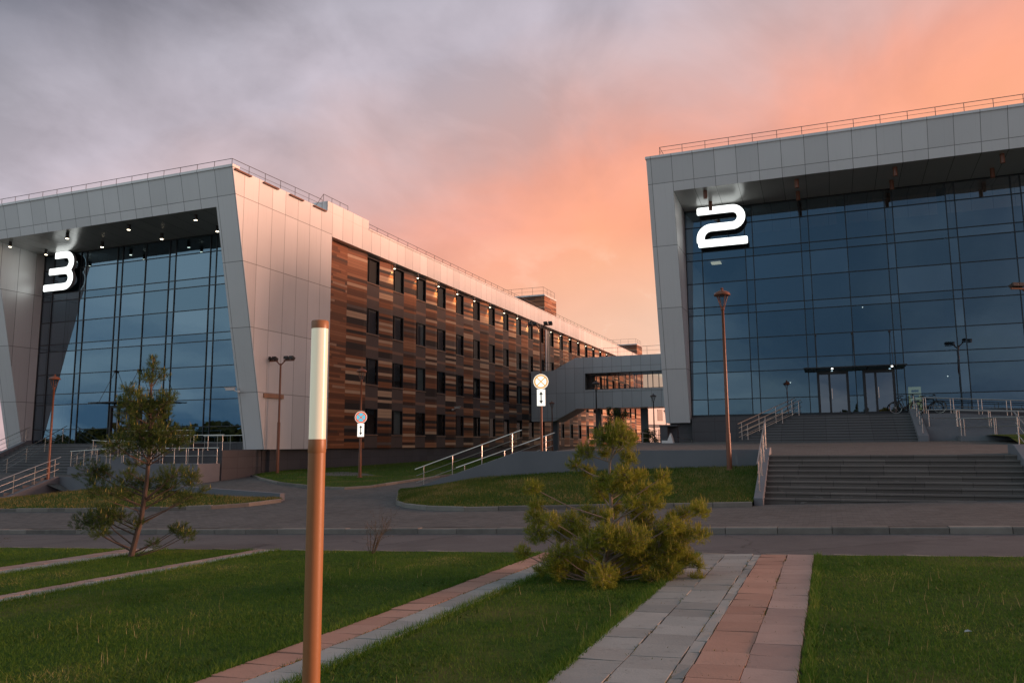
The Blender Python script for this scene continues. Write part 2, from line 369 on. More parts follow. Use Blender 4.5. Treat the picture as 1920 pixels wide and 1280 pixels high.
# ------------------------------------------------------------------ mesh builder
class MB:
    def __init__(s): s.v = []; s.f = []; s.mi = []; s.cur = 0
    def add(s, vs, fs):
        n = len(s.v); s.v += [tuple(p) for p in vs]; s.f += [tuple(i+n for i in f) for f in fs]; s.mi += [s.cur]*len(fs); return s
    def box(s, x0, x1, y0, y1, z0, z1):
        return s.add([(x0,y0,z0),(x1,y0,z0),(x1,y1,z0),(x0,y1,z0),(x0,y0,z1),(x1,y0,z1),(x1,y1,z1),(x0,y1,z1)],
              [(0,3,2,1),(4,5,6,7),(0,1,5,4),(1,2,6,5),(2,3,7,6),(3,0,4,7)])
    def quad(s, a, b, c, d): return s.add([a,b,c,d], [(0,1,2,3)])
    def prism(s, poly, ax, a0, a1):
        # poly: 2D points in the plane without axis ax (x->(y,z), y->(x,z), z->(x,y)), extruded from a0 to a1
        def P(p, a):
            return {'x': (a, p[0], p[1]), 'y': (p[0], a, p[1]), 'z': (p[0], p[1], a)}[ax]
        n = len(poly)
        vs = [P(p, a0) for p in poly] + [P(p, a1) for p in poly]
        fs = [tuple(range(n)), tuple(range(2*n-1, n-1, -1))] + [(i, i+n, (i+1) % n+n, (i+1) % n) for i in range(n)]
        return s.add(vs, fs)
    def tube(s, p0, p1, r, r1=None, n=8, caps=True):
        p0 = Vector(p0); p1 = Vector(p1); r1 = r if r1 is None else r1
        d = (p1-p0).normalized(); a = d.orthogonal().normalized(); b = d.cross(a)
        vs = []
        for p, q in ((p0, r), (p1, r1)):
            for i in range(n):
                t = 2*math.pi*i/n; vs.append(p+a*math.cos(t)*q+b*math.sin(t)*q)
        fs = [(i, (i+1) % n, (i+1) % n+n, i+n) for i in range(n)]
        if caps: fs += [tuple(range(n-1, -1, -1)), tuple(range(n, 2*n))]
        return s.add(vs, fs)
    def path(s, pts, r, n=8):
        for a, b in zip(pts[:-1], pts[1:]): s.tube(a, b, r, n=n)
        return s
    def lathe(s, c, prof, n=16):
        c = Vector(c); vs = []
        for (r, z) in prof:
            for i in range(n): t = 2*math.pi*i/n; vs.append(c+Vector((r*math.cos(t), r*math.sin(t), z)))
        fs = []
        for k in range(len(prof)-1):
            for i in range(n): fs.append((k*n+i, k*n+(i+1) % n, (k+1)*n+(i+1) % n, (k+1)*n+i))
        fs.append(tuple(range(n-1, -1, -1))); fs.append(tuple(range((len(prof)-1)*n, len(prof)*n)))
        return s.add(vs, fs)
    def torus(s, c, R_, r, axis, n=24, m=6):
        c = Vector(c); ax = Vector(axis).normalized(); a = ax.orthogonal().normalized(); b = ax.cross(a); vs = []
        for i in range(n):
            t = 2*math.pi*i/n; d = a*math.cos(t)+b*math.sin(t)
            for j in range(m):
                q = 2*math.pi*j/m; vs.append(c+d*(R_+r*math.cos(q))+ax*r*math.sin(q))
        fs = [(i*m+j, ((i+1) % n)*m+j, ((i+1) % n)*m+(j+1) % m, i*m+(j+1) % m) for i in range(n) for j in range(m)]
        return s.add(vs, fs)
    def build(s, name, m, parent=None, smooth=False, bevel=0):
        me = bpy.data.meshes.new(name); me.from_pydata(s.v, [], s.f)
        for q in (m if isinstance(m, (list, tuple)) else [m]): me.materials.append(q)
        if any(s.mi): me.polygons.foreach_set('material_index', s.mi)
        bm = bmesh.new(); bm.from_mesh(me); bmesh.ops.recalc_face_normals(bm, faces=bm.faces) if len(s.f) < 20000 and name not in ('glazing',) else None
        bm.to_mesh(me); bm.free()
        if smooth:
            me.polygons.foreach_set('use_smooth', [True]*len(me.polygons))
            me.set_sharp_from_angle(angle=R(40))
        o = bpy.data.objects.new(name, me); COL.objects.link(o)
        if parent: o.parent = parent
        if bevel:
            b = o.modifiers.new('bevel', 'BEVEL'); b.width = bevel; b.segments = 2; b.limit_method = 'ANGLE'
        return o
def tag(o, label=None, cat=None, group=None, kind=None):
    if label: o['label'] = label
    if cat: o['category'] = cat
    if group: o['group'] = group
    if kind: o['kind'] = kind
    return o
def thing(name, label, cat, loc=(0,0,0), rz=0, group=None):
    o = bpy.data.objects.new(name, None); COL.objects.link(o); o.location = loc; o.rotation_euler = (0,0,rz)
    o.empty_display_size = .2
    return tag(o, label, cat, group)
def copy_tree(o, parent=None):
    c = o.copy(); COL.objects.link(c); c.parent = parent
    for ch in list(o.children): copy_tree(ch, c)
    return c
def relabel(o, label): o['label'] = label; return o

# ------------------------------------------------------------------ terrain
def cl(v, a, b): return max(a, min(b, v))
KY = 16.75
def G(x, y): return .033*cl(x, -60, 40)-.004*cl(y, 0, KY)
def H(x, y):
    if y < KY: return G(x, y)
    return G(x, KY)+.125+.055*cl((-2-x)/24, 0, 1)*(min(y, 36)-KY)+.012*cl(y-36, 0, 100)
def sheet(name, xs, ys, hf, m, kind='structure'):
    b = MB(); nx, ny = len(xs), len(ys)
    b.add([(x, y, hf(x, y)) for y in ys for x in xs], [(j*nx+i, j*nx+i+1, (j+1)*nx+i+1, (j+1)*nx+i) for j in range(ny-1) for i in range(nx-1)])
    o = b.build(name, m); o['kind'] = kind; return o
def lin(a, b, n): return [a+(b-a)*i/n for i in range(n+1)]
gx = sorted(set([-1500, -700, -300, -150, -90, -60] + lin(-60, 40, 50) + [60, 100, 300, 700, 1500]))
gy = sorted(set([-1500, -600, -200, -80, -30, -12, 0] + lin(0, 60, 30) + [16.74, 16.76, 80, 110, 150, 300, 700, 1500]))
sheet('ground', gx, gy, lambda x, y: H(x, y)-.06, M['ground'])
LY0, LY1 = -14, 13.25
for (a, b) in ((-60, -14.3), (-13.2, -10.9), (-10.3, -4.68), (-3.85, -2.0), (-.25, 40)):
    sheet('lawn', lin(a, b, max(2, int((b-a)/1.2))), lin(LY0, LY1, 24), lambda x, y: G(x, y)+.02, M['lawn'])
sheet('road', lin(-90, 60, 75), [LY1, 14, 15, 16, 16.62], G, M['asphalt'])
yy = [16.86] + lin(18, 36, 12) + lin(38, 60, 8) + [75, 100, 140]
sheet('pavement', lin(-90, 60, 75), yy, lambda x, y: H(x, max(y, 16.9)), M['paving'])
# kerb stones along the road and along the lawn edge
b = MB()
x = -60.0
while x < 40:
    j = rnd.uniform(-.008, .008); l = 1.0
    z0 = G(x+.5, KY)
    vs = [];
    for (xx) in (x+.006, x+l-.006):
        zt = G(xx, KY)+.122+j
        vs += [(xx, 16.62, zt-.6), (xx, 16.62, zt-.02), (xx, 16.64, zt), (xx, 16.87, zt), (xx, 16.87, zt-.6)]
    b.add(vs, [(0,1,6,5),(1,2,7,6),(2,3,8,7),(3,4,9,8),(0,4,3,2,1),(5,6,7,8,9)])
    x += l
tag(b.build('kerb', M['kerb']), kind='structure')
b = MB(); x = -30.
while x < 20:
    zt = G(x, 13.25)+.03; b.box(x+.005, x+.995, 13.235, 13.33, zt-.3, zt+.005+rnd.uniform(-.006, .006)); x += 1
tag(b.build('lawn_edging', M['kerb']), kind='structure')

# ------------------------------------------------------------------ slab paths across the lawn
def path(name, cols, y0, y1, rowlen=.40, jit=.006):
    b = MB(); mats = []
    for ci, (x0, x1, m) in enumerate(cols):
        if m not in mats: mats.append(m)
        b.cur = mats.index(m); y = y0+rnd.uniform(0, .3)*(ci % 2)
        while y < y1:
            l = min(rowlen, y1-y)
            if l < .08: break
            g = .004+rnd.uniform(0, .003); dz = [rnd.uniform(-jit, jit) for _ in range(4)]; base = [(x0+g, y+g), (x1-g, y+g), (x1-g, y+l-g), (x0+g, y+l-g)]
            sx = rnd.uniform(-.006, .006)
            top = [(px+sx, py, G(px, py)+.028+d) for (px, py), d in zip(base, dz)]; bot = [(px+sx, py, G(px, py)-.03) for px, py in base]
            b.add(bot+top, [(4,5,6,7),(0,1,5,4),(1,2,6,5),(2,3,7,6),(3,0,4,7)])
            y += l
    o = b.build(name, [M[k] for k in mats]); o['kind'] = 'structure'
    x0 = cols[0][0]; x1 = cols[-1][1]
    sheet('path_bed', lin(x0-.02, x1+.02, 3), lin(y0, y1, 12), lambda x, y: G(x, y)+.008, M['soil'])
    return o
path('slab_path', [(-2.0,-1.6,'slab_grey'), (-1.6,-1.17,'slab_grey'), (-1.17,-1.06,'slab_grey'), (-1.06,-.67,'slab_red'), (-.67,-.28,'slab_pink')], -6, 13.23)
path('slab_path', [(-4.68,-4.28,'slab_red'), (-4.28,-3.88,'slab_grey')], -6, 13.23)
path('slab_path', [(-10.9,-10.6,'slab_pink'), (-10.6,-10.3,'slab_grey')], -6, 13.23)
path('slab_path', [(-14.3,-13.75,'slab_pink'), (-13.75,-13.2,'slab_grey')], -6, 13.23)

# ------------------------------------------------------------------ grass
def pix(p):
    d = Vector(p)-EYE; z = d.dot(fw)
    if z <= .5: return None
    return (960+1471*d.dot(rt)/z, 640-1471*d.dot(up)/z, z)
def grass(name, label, pts, h0, h1, wd, m, lean=.5, seed=1):
    rs = np.random.RandomState(seed); P = np.array(pts); n = len(P)
    ang = rs.uniform(0, 2*np.pi, n); hh = rs.uniform(h0, h1, n)*rs.choice([.7, 1, 1, 1.25], n); la = rs.uniform(0, 2*np.pi, n); lm = rs.uniform(.1, lean, n)*hh
    w2 = wd*rs.uniform(.6, 1.3, n)
    a = np.stack([np.cos(ang)*w2, np.sin(ang)*w2, np.zeros(n)], 1)
    tip = P+np.stack([np.cos(la)*lm, np.sin(la)*lm, hh], 1)
    V = np.empty((n*3, 3)); V[0::3] = P-a; V[1::3] = P+a; V[2::3] = tip
    me = bpy.data.meshes.new(name); me.vertices.add(n*3); me.vertices.foreach_set('co', V.ravel())
    me.loops.add(n*3); me.loops.foreach_set('vertex_index', np.arange(n*3)); me.polygons.add(n)
    me.polygons.foreach_set('loop_start', np.arange(0, n*3, 3)); me.polygons.foreach_set('loop_total', np.full(n, 3)); me.update()
    me.materials.append(m); o = bpy.data.objects.new(name, me); COL.objects.link(o)
    return tag(o, label, 'grass', kind='stuff')
def patchy(rs, x, y): return rs.random() < .35+.75*(.5+.5*math.sin(x*1.9+2.1*math.sin(y*1.1)+1)*math.sin(y*2.3+1.7*math.sin(x*.9)))
LAWNS = ((-40, -14.25), (-13.25, -10.85), (-10.35, -4.66), (-3.95, -1.97), (-.27, 12))
def scatter(n, y0, y1, x0, x1, seed, rj=None):
    rs = random.Random(seed); out = []
    while len(out) < n:
        # denser towards the viewer
        y = y0+(y1-y0)*rs.random()**1.25; x = rs.uniform(x0, x1)
        ok = False
        for i, (a, b_) in enumerate(LAWNS):
            if a < x < b_: ok = True
        if not ok: continue
        q = pix((x, y, G(x, y)))
        if q is None or q[0] < -80 or q[0] > 2000 or q[1] > 1340: continue
        if rj and not rj(rs, x, y): continue
        out.append((x, y, G(x, y)+.015))
    return out
grass('grass_blades', 'short green lawn grass between the slab paths in the foreground', scatter(280000, 4.2, 13.2, -22, 7, 3, patchy), .012, .042, .0034, M['blade'], 1.2, 3)
def fringe(rs, x, y):
    d = min(abs(x-e) for e in (-14.3, -13.2, -10.9, -10.3, -4.68, -3.88, -2.0, -.27)); return d < .1 and rs.random() < .8
grass('grass_fringe', 'longer grass and moss leaning over the slab path edges', scatter(26000, 4.2, 13.2, -15, .2, 9, fringe), .03, .085, .004, M['blade'], 1.1, 9)
def tall(rs, x, y): return math.sin(x*1.7+1)+math.sin(y*1.3+x) > .1
M['leafw'] = mat('broad_weed_leaf', bladef([(0, (.04, .09, .015)), (1, (.09, .16, .03))]))
M['dry'] = mat('dry_grass_stem', bladef([(0, (.30, .26, .12)), (1, (.5, .45, .25))]))
grass('dry_grass_stems', 'thin pale dry stems standing up in the near lawn', scatter(260, 4.2, 11.5, -12, 3, 12, tall), .07, .15, .0026, M['dry'], .35, 12)

jr = random.Random(41); jp = []
for x0 in (-1.6, -1.17, -1.06, -.67):
    for _ in range(520 if x0 in (-1.6, -1.17, -.67) else 120):
        y = jr.uniform(4.5, 13)
        if math.sin(y*3.1+x0*9)+math.sin(y*7.7) > .25: jp.append((x0+jr.gauss(0, .012), y, G(x0, y)+.02))
for _ in range(500): y = 4.5+.4*jr.randint(0, 21)+jr.gauss(0, .01); x0 = jr.uniform(-2, -.3); jp.append((x0, y, G(x0, y)+.015))
for _ in range(700): y = jr.uniform(5, 13); jp.append((-4.28+jr.gauss(0, .012), y, G(-4.28, y)+.02))
grass('joint_weeds', 'moss and small weeds growing in the joints of the slab paths', jp, .008, .03, .005, M['blade_dry'], 1.5, 41)

cv_ = [p for p in scatter(5200, 4.2, 12.5, -14, 5, 55, lambda rs, x, y: math.sin(x*3.1+y)+math.sin(y*2.7-x*1.3) > .9)]
grass('weed_tufts', 'broad leaved weeds in darker patches of the near lawn', cv_, .02, .05, .012, M['leafw'], 1.6, 55)

# ------------------------------------------------------------------ grass beds beyond the road
def bed(front, back, n, bulge=.0):
    """loft between a front polyline (kerb) and a back polyline with heights"""
    def samp(pl, t):
        L = [0]
        for a, b_ in zip(pl[:-1], pl[1:]): L.append(L[-1]+(Vector(b_[:2])-Vector(a[:2])).length)
        s = t*L[-1]
        for i in range(len(pl)-1):
            if s <= L[i+1]+1e-9:
                k = (s-L[i])/max(L[i+1]-L[i], 1e-9); return [pl[i][j]+(pl[i+1][j]-pl[i][j])*k for j in range(3)]
        return list(pl[-1])
    rows = []
    for j in range(n+1):
        v = j/n; row = []
        for i in range(41):
            a = samp(front, i/40); c = samp(back, i/40)
            p = [a[k]+(c[k]-a[k])*v for k in range(3)]; p[2] += bulge*math.sin(math.pi*v); row.append(tuple(p))
        rows.append(row)
    return rows
def bed_build(rows):
    b = MB(); nx = len(rows[0])
    b.add([p for r in rows for p in r], [(j*nx+i, j*nx+i+1, (j+1)*nx+i+1, (j+1)*nx+i) for j in range(len(rows)-1) for i in range(nx-1)])
    o = b.build('grass_bed', M['lawn'], smooth=True); o['kind'] = 'structure'; return o
def bed_grass(label, rows, n, seed, h0=.04, h1=.09, wd=.008, m=None):
    rs = random.Random(seed); pts = []
    ny, nx = len(rows)-1, len(rows[0])-1
    for _ in range(n):
        j = rs.randrange(ny); i = rs.randrange(nx); u, v = rs.random(), rs.random()
        a, b_, c, d = rows[j][i], rows[j][i+1], rows[j+1][i+1], rows[j+1][i]
        pts.append(tuple((a[k]*(1-u)+b_[k]*u)*(1-v)+(d[k]*(1-u)+c[k]*u)*v for k in range(3)))
    grass('bed_grass', label, pts, h0, h1, wd, m or M['blade'], .7, seed)
def kerbline(pl, hgt=.13, w_=.12):
    b = MB()
    for a, c in zip(pl[:-1], pl[1:]):
        a = Vector(a); c = Vector(c); L = (c-a).length; n = max(1, round(L/1.0)); d = (c-a).normalized(); nn = Vector((-d.y, d.x, 0)).normalized()*w_
        for i in range(n):
            p = a+(c-a)*(i/n)+d*.008; q_ = a+(c-a)*((i+1)/n)-d*.008; t = hgt+rnd.uniform(-.012, .012)
            vs = []
            for s_ in (p, q_): vs += [s_+Vector((0,0,-.2)), s_+Vector((0,0,t-.02))+nn*.08, s_+Vector((0,0,t))+nn*.25, s_+Vector((0,0,t))+nn, s_+Vector((0,0,-.2))+nn]
            b.add(vs, [(0,1,6,5),(1,2,7,6),(2,3,8,7),(3,4,9,8),(0,4,3,2,1),(5,6,7,8,9)])
    tag(b.build('bed_kerb', M['kerb']), kind='structure')
def hz(pl, dz): return [(x, y, H(x, y)+dz) for x, y in pl]
mk = [(-15.3, 26.6), (-13.3, 23.0), (-12.4, 22.0), (-11.2, 21.2), (-9.8, 20.85), (-7.8, 21.2), (-5, 21.75), (-1.95, 22.35)]
kerbline(hz(mk, 0))
wf = [(-15.2, 26.85, -.05), (-13.4, 26.85, .22), (-12.0, 26.85, .50), (-9.1, 26.85, .70), (-5.5, 26.85, .86), (-1.95, 26.85, .97)]
fr = [(x, y+.1, z) for x, y, z in hz(mk, .10)]
rows = bed(fr, wf, 10, .06); bed_build(rows); bed_grass('grass on the sloping bed before the rendered retaining wall', rows, 52000, 21, m=M['blade_mid'])
lk = [(-60, 21.0), (-29.3, 21.0), (-24.8, 20.8), (-21.4, 21.05), (-19.6, 21.5), (-18.7, 22.3), (-18.4, 23.7)]
kerbline(hz(lk, 0))
lw = [(-60, 24.1, -.7), (-34.6, 24.4, -.52), (-30, 26.6, -.02), (-25, 25.1, -.05), (-21.5, 24.3, -.15), (-19, 23.95, -.2)]
rows = bed([(x, y+.1, z) for x, y, z in hz(lk, .10)], lw, 8, .04); bed_build(rows); bed_grass('patchy grass on the bed below the left retaining wall', rows, 38000, 22, m=M['blade_dry'])
fk = [(-30.6, 36.4), (-27, 33.0), (-24.3, 30.9), (-20.6, 28.8), (-19.0, 28.6), (-18.2, 29.6), (-18.0, 34.5), (-17.8, 44), (-18.5, 62), (-20, 84)]
kerbline(hz(fk, 0), .10)
fb = [(-29.3, 37.2, 0), (-29.2, 40, 0), (-29.2, 44, 0), (-29.2, 48, 0), (-29.2, 52, 0), (-29.2, 60, 0), (-29.2, 70, 0), (-29.2, 84, 0)]
fb = [(x, y, H(x, y)+.16) for x, y, _ in fb]
rows = bed([(x, y+.05, z) for x, y, z in hz(fk, .08)], fb, 8, .05); bed_build(rows); bed_grass('grass strip along the foot of the timber facade', rows, 40000, 23)

# ------------------------------------------------------------------ portal building (local: x 0..w glass, y 0 = foot of leaning frame, z 0 = underside of frame)
LEAN, HT, SOF = 3.36, 15.15, 13.2
def ly(z): return -LEAN*z/HT
YG = .6
HZ = [.45, 1.35, 2.93, 3.62, 4.9, 6.4, 6.88, 8.35, 9.78, 10.28, 11.85, 12.92]
def portal(root, wd, VX, back, doors, side_right):
    xl0, xr1 = -1.45, wd+1.4
    b = MB(); b.prism([(0, 0), (ly(HT), HT), (YG+.6, HT), (YG+.6, 0)], 'x', xl0, 0); b.build('frame_leg', M['panel'], root)
    b = MB(); b.prism([(0, 0), (ly(HT), HT), (side_right, HT), (side_right, 0)], 'x', wd, xr1); b.build('frame_leg', M['panel'], root)
    b = MB(); b.prism([(ly(SOF), SOF), (ly(HT), HT), (YG+.6, HT), (YG+.6, SOF), (ly(SOF)+.002, SOF)], 'x', 0, wd); b.build('frame_beam', M['panel'], root)
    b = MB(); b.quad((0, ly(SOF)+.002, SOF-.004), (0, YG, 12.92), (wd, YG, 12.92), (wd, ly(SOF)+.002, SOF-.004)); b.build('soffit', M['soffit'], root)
    b = MB(); b.box(xl0-.05, xr1+.05, ly(HT)-.06, ly(HT)+.5, HT, HT+.14); b.build('coping', M['fascia'], root)
    # body
    b = MB(); b.box(xl0+.02, wd-.02 if side_right > 2 else xr1, 8, back, -1.2, HT-.3); b.box(xl0+.02, xl0+.3, YG+.6, 8, -1.2, HT-.3)
    b.box(xl0+.3, wd-.02, YG+.62, 8, HT-.6, HT-.35); b.build('rear_wall', M['fascia'], root)
    # interior
    b = MB()
    for z in (0.30, 3.75, 7.15, 10.55): b.box(0, wd, YG+.9, 7.9, z-.25, z)
    b.box(0, wd, 7.6, 7.9, 0, 13); 
    for x in (3.63, 8.9, 14.2): b.box(x-.22, x+.22, YG+1.2, YG+1.6, 0, 13)
    b.build('interior', M['interior'], root)
    # glazing
    xs = [0]+VX+[wd]; b = MB(); rg = random.Random(wd)
    for i in range(len(xs)-1):
        for j in range(len(HZ)-1):
            x0, x1, z0, z1 = xs[i], xs[i+1], HZ[j], HZ[j+1]
            if any(x0 < dx1-.05 and x1 > dx0+.05 and z0 < doors[2]-.05 for dx0, dx1 in doors[0]) and doors[1]: 
                pass
            a, c = rg.uniform(-.0045, .0045), rg.uniform(-.0045, .0045); cx, cz = (x0+x1)/2, (z0+z1)/2
            f = lambda x, z: (x, YG+a*(x-cx)+c*(z-cz), z)
            b.add([f(x0, z0), f(x1, z0), f(x1, z1), f(x0, z1)], [(0, 1, 2, 3)])
    b.build('glazing', M['glass'], root)
    b = MB()
    for x in VX+[.03, wd-.03]: b.box(x-.024, x+.024, YG-.045, YG+.12, HZ[0], HZ[-1])
    b.build('mullion', M['mullion'], root)
    b = MB()
    for z in HZ[1:-1]: b.box(0.06, wd-.06, YG-.04, YG+.1, z-.023, z+.023)
    b.box(0, wd, YG-.09, YG+.1, HZ[0]-.12, HZ[0]); b.box(0, wd, YG-.075, YG+.1, HZ[-1]-.05, HZ[-1]+.0)
    b.build('transom', M['mullion'], root)
    # doors
    for (x0, x1) in doors[0]:
        z0, z1 = doors[1], doors[2]; f = .13; y0, y1 = YG-.30, YG-.10
        b = MB(); b.box(x0, x0+f, y0, y1, z0, z1); b.box(x1-f, x1, y0, y1, z0, z1); b.box(x0+f, x1-f, y0, y1, z1-f*1.2, z1); b.box(x0+f, x1-f, y0, y1, z0, z0+f*1.3)
        b.box(x0+(x1-x0)*.36, x0+(x1-x0)*.36+.11, y0+.01, y1, z0+f*1.3, z1-f*1.2)
        d = b.build('door', M['darkframe'], root, bevel=.01)
        b = MB(); b.quad((x0+f, y0+.09, z0+.15), (x1-f, y0+.09, z0+.15), (x1-f, y0+.09, z1-.15), (x0+f, y0+.09, z1-.15)); b.build('door_pane', M['dpane'], d)
        b = MB(); hx = x0+(x1-x0)*.36+.16; b.tube((hx, y0-.06, z0+.9), (hx, y0-.06, z0+1.5), .018); b.tube((hx, y0-.06, z0+.95), (hx, y0+.03, z0+.95), .012); b.tube((hx, y0-.06, z0+1.45), (hx, y0+.03, z0+1.45), .012); b.build('door_handle', M['steel'], d)
    # entrance canopy with tie rods
    dx0 = doors[0][0][0]-.65; dx1 = doors[0][-1][1]+.55; zc = doors[2]+.12
    b = MB(); b.box(dx0, dx1, YG-1.3, YG-.1, zc, zc+.03)
    c = b.build('canopy', M['bpane'], root)
    b = MB(); b.box(dx0, dx1, YG-1.33, YG-1.3, zc-.01, zc+.05); 
    for k in range(4):
        x = dx0+(dx1-dx0)*(k+.35)/3.7; b.box(x-.015, x+.015, YG-1.3, YG-.1, zc-.03, zc)
    b.build('canopy_rim', M['darkframe'], c)
    for k in (0, 1, 2):
        x = [doors[0][0][0]+.05, (dx0+dx1)/2+.03, doors[0][-1][1]-.1][k]
        b = MB(); b.tube((x, YG-.1, zc+2.0), (x, YG-1.15, zc+.05), .014, n=6); b.box(x-.05, x+.05, YG-.16, YG-.05, zc+1.93, zc+2.07); b.build('tie_rod', M['darkpost'], c)
    return c
def cyl_light(root, x, y, z, lit, h=.42, r=.1):
    b = MB(); b.tube((x, y, z-h), (x, y, z+.05), r, n=14); o = b.build('downlight', M['blackmetal'] if lit else M['rust'], root, smooth=True)
    if lit:
        b = MB(); b.tube((x, y, z-h-.012), (x, y, z-h-.002), r*.86, n=14); b.build('lamp_disc', M['lamp_w'], o)
    return o
def roof_rail(root, p0, p1, h, sp, mid=1, r=.018, kick=False):
    p0 = Vector(p0); p1 = Vector(p1); n = max(1, round((p1-p0).length/sp)); b = MB(); z = Vector((0, 0, 1))
    for i in range(n+1):
        p = p0+(p1-p0)*(i/n); b.tube(p, p+z*h, r*.9, n=5)
    b.tube(p0+z*h, p1+z*h, r, n=5)
    for k in range(mid): b.tube(p0+z*h*(k+1)/(mid+1), p1+z*h*(k+1)/(mid+1), r*.6, n=5)
    return b.build('roof_railing', M['railgrey'], root)

# ---- building numbered 2 (right)
L2, W2 = -7.4, 20.2; Y2, Z2 = 47.0, 2.95
V2 = [.99, 3.52, 3.97, 6.65, 7.10, 9.1, 11.15, 11.55, 14.2, 14.64, 17.3, 17.75]
B2 = thing('portal_building', 'building with a leaning grey portal frame and tall blue glass front bearing a white 2', 'building', (L2, Y2, Z2))
can = portal(B2, W2, V2, 60, ([(7.08, 8.72), (9.45, 11.05)], .27, 2.72), 1.2)
for x in (1.7, 6.65, 11.55, 16.45): cyl_light(B2, x, ly(SOF)+.55, SOF-.02, False, .5, .11)
for x in (1.75, 6.65, 11.5, 16.3): cyl_light(B2, x, -.6, SOF-.2, False, .5, .11)
for x in (7.9, 10.9): 
    b = MB(); b.tube((x, YG-.8, 2.84-.04), (x, YG-.8, 2.835), .05, n=10); b.build('canopy_lamp', M['lamp_c'], can)
yr = ly(HT)+.55
roof_rail(B2, (-.75, yr, HT+.1), (21.4, yr, HT+.1), .72, 1.27, 2); roof_rail(B2, (-.75, yr, HT+.1), (-.75, 7, HT+.1), .72, 1.27, 2)
b = MB(); b.box(-1.2, 0.05, .35, 8, -3.2, 0); b.box(.05, W2+1.2, .45, 8, -3.2, .33); b.build('plinth', M['plinth'], B2)
# interior lamps
b = MB(); b.box(1.15, 1.75, 3.2, 3.9, 10.2, 10.24); b.build('ceiling_lamp', M['lamp_s'], B2)
for (x, z) in ((9.9, 7.0), (9.75, 6.5), (5.6, 2.3), (13.8, 2.35)):
    b = MB(); b.lathe((x, 2.0, z), [(.01, -.03), (.035, 0), (.01, .03)], 8); b.build('ceiling_lamp', M['lamp_c'], B2)
b = MB(); b.box(11.7, 12.32, YG+.3, YG+.32, .5, 1.75); pn = b.build('lit_notice', M['poster'], B2)
b = MB()
for j in range(4): b.box(11.78+.07*(j % 2), 12.2, YG+.28, YG+.295, .62+j*.28, .62+j*.28+.12)
pl_ = b.build('notice_print', M['posterline'], pn); pl_['kind'] = 'stuff'

# ---- building numbered 3 with the timber wing (left)
L3, W3 = -48.1, 17.7; Y3, Z3 = 35.7, 1.58
V3 = [.95, 3.4, 3.9, 6.6, 7.05, 9.0, 10.95, 11.45, 14.15, 14.62]
B3 = thing('portal_building', 'building with timber wing, pink lit side wall and glass front bearing a white 3', 'building', (L3, Y3, Z3))
portal(B3, W3, V3, 20, ([(7.0, 8.7), (9.4, 11.0)], .42, 2.75), 5.93)
for x in (.63, 5.65, 10.66, 15.69): cyl_light(B3, x, ly(SOF)+.6, SOF-.02, True, .34, .1)
for x in (1.5, 6.44, 11.34, 15.6): cyl_light(B3, x, -.5, SOF-.2, True, .34, .1)
roof_rail(B3, (-1.0, yr, HT+.1), (18.55, yr, HT+.1), .62, 1.25, 1)
roof_rail(B3, (18.55, yr, HT+.1), (18.8, 5.2, HT+.1), .62, 1.25, 1)
b = MB(); b.box(-1.2, 0.05, .35, 8, -2.6, 0); b.box(.05, W3+.9, .45, 5.9, -2.6, .42); b.box(W3+.9, W3+1.15, .8, 5.9, -2.6, 0); b.build('plinth', M['plinth'], B3)
for k in range(4):
    b = MB(); y = 32.46+k*2.36-Y3; b.box(W3+1.4, W3+1.4+.13, y, y+1.3, 15.0, 15.08); b.build('eaves_light', M['rust'], B3)
b = MB(); b.box(W3+1.4, W3+1.5, -.25, 1.45, 2.86, 3.1); b.build('wall_light', M['sill'], B3, bevel=.01)
b = MB(); b.box(W3+1.4-2.6, W3+1.4, 5.4, 10.3, HT+.005, HT+.66); b.build('raised_parapet', M['fascia'], B3)
roof_rail(B3, (18.75, 5.4, HT+.66), (18.75, 8.2, HT+.66), .5, .9, 0); roof_rail(B3, (18.75, 4.6, HT+.1), (18.75, 5.4, HT+1.1), .05, 9, 0)
# timber wing, in world offsets relative to B3
def lw(x, y, z): return (x-L3, y-Y3, z-Z3)
WY1 = 136.0; FX = -29.0
b = MB(); b.box(FX-L3-1.0, FX-L3, 5.93, WY1-Y3, 15.17-Z3, HT); b.build('fascia', M['fascia'], B3)
b = MB(); b.box(FX-L3-.5, FX-L3+.05, 10.3, WY1-Y3, HT, HT+.09); b.build('coping', M['fascia'], B3)
roof_rail(B3, (18.8, 10.4, HT+.09), (18.8, WY1-Y3, HT+.09), .5, 1.5, 1)
b = MB(); b.box(-1.4, FX-L3-.9, 20, WY1-Y3, -2, HT-.4); b.box(FX-L3-3, FX-L3-1.35, 5.95, 20, -2, HT-.4); b.build('rear_wall', M['brownpanel'], B3)
b = MB(); b.box(FX-L3-1.34, FX-L3-.62, 5.95, WY1-Y3, -2.6, 0.0); b.build('wing_plinth', M['plinth'], B3)
BX = FX-L3   # local x of fascia face
P0 = 46.45-Y3; PITCH_ = 3.58; WW = 1.9; NB = 24
WZ = [(2.53, 4.35), (6.01, 7.88), (9.57, 11.42), (13.2, 15.03)]
b = MB(); b.box(BX-.9, BX-.45, 5.95, 8.45, 0.02, 13.6); b.build('timber_wall', M['wood'], B3)
for i in range(-1, NB):
    a = P0+i*PITCH_+WW if i >= 0 else 8.45
    e = P0+(i+1)*PITCH_ if i < NB-1 else WY1-Y3
    lo_, hi = (0.02, 13.6)
    b = MB(); f = min(.36, (e-a)*.2)
    b.prism([(BX-.9, a), (BX-.50, a), (BX-.34, e-f), (BX-.34, e), (BX-.9, e)], 'z', lo_, hi); b.build('pilaster', M['pil'], B3)
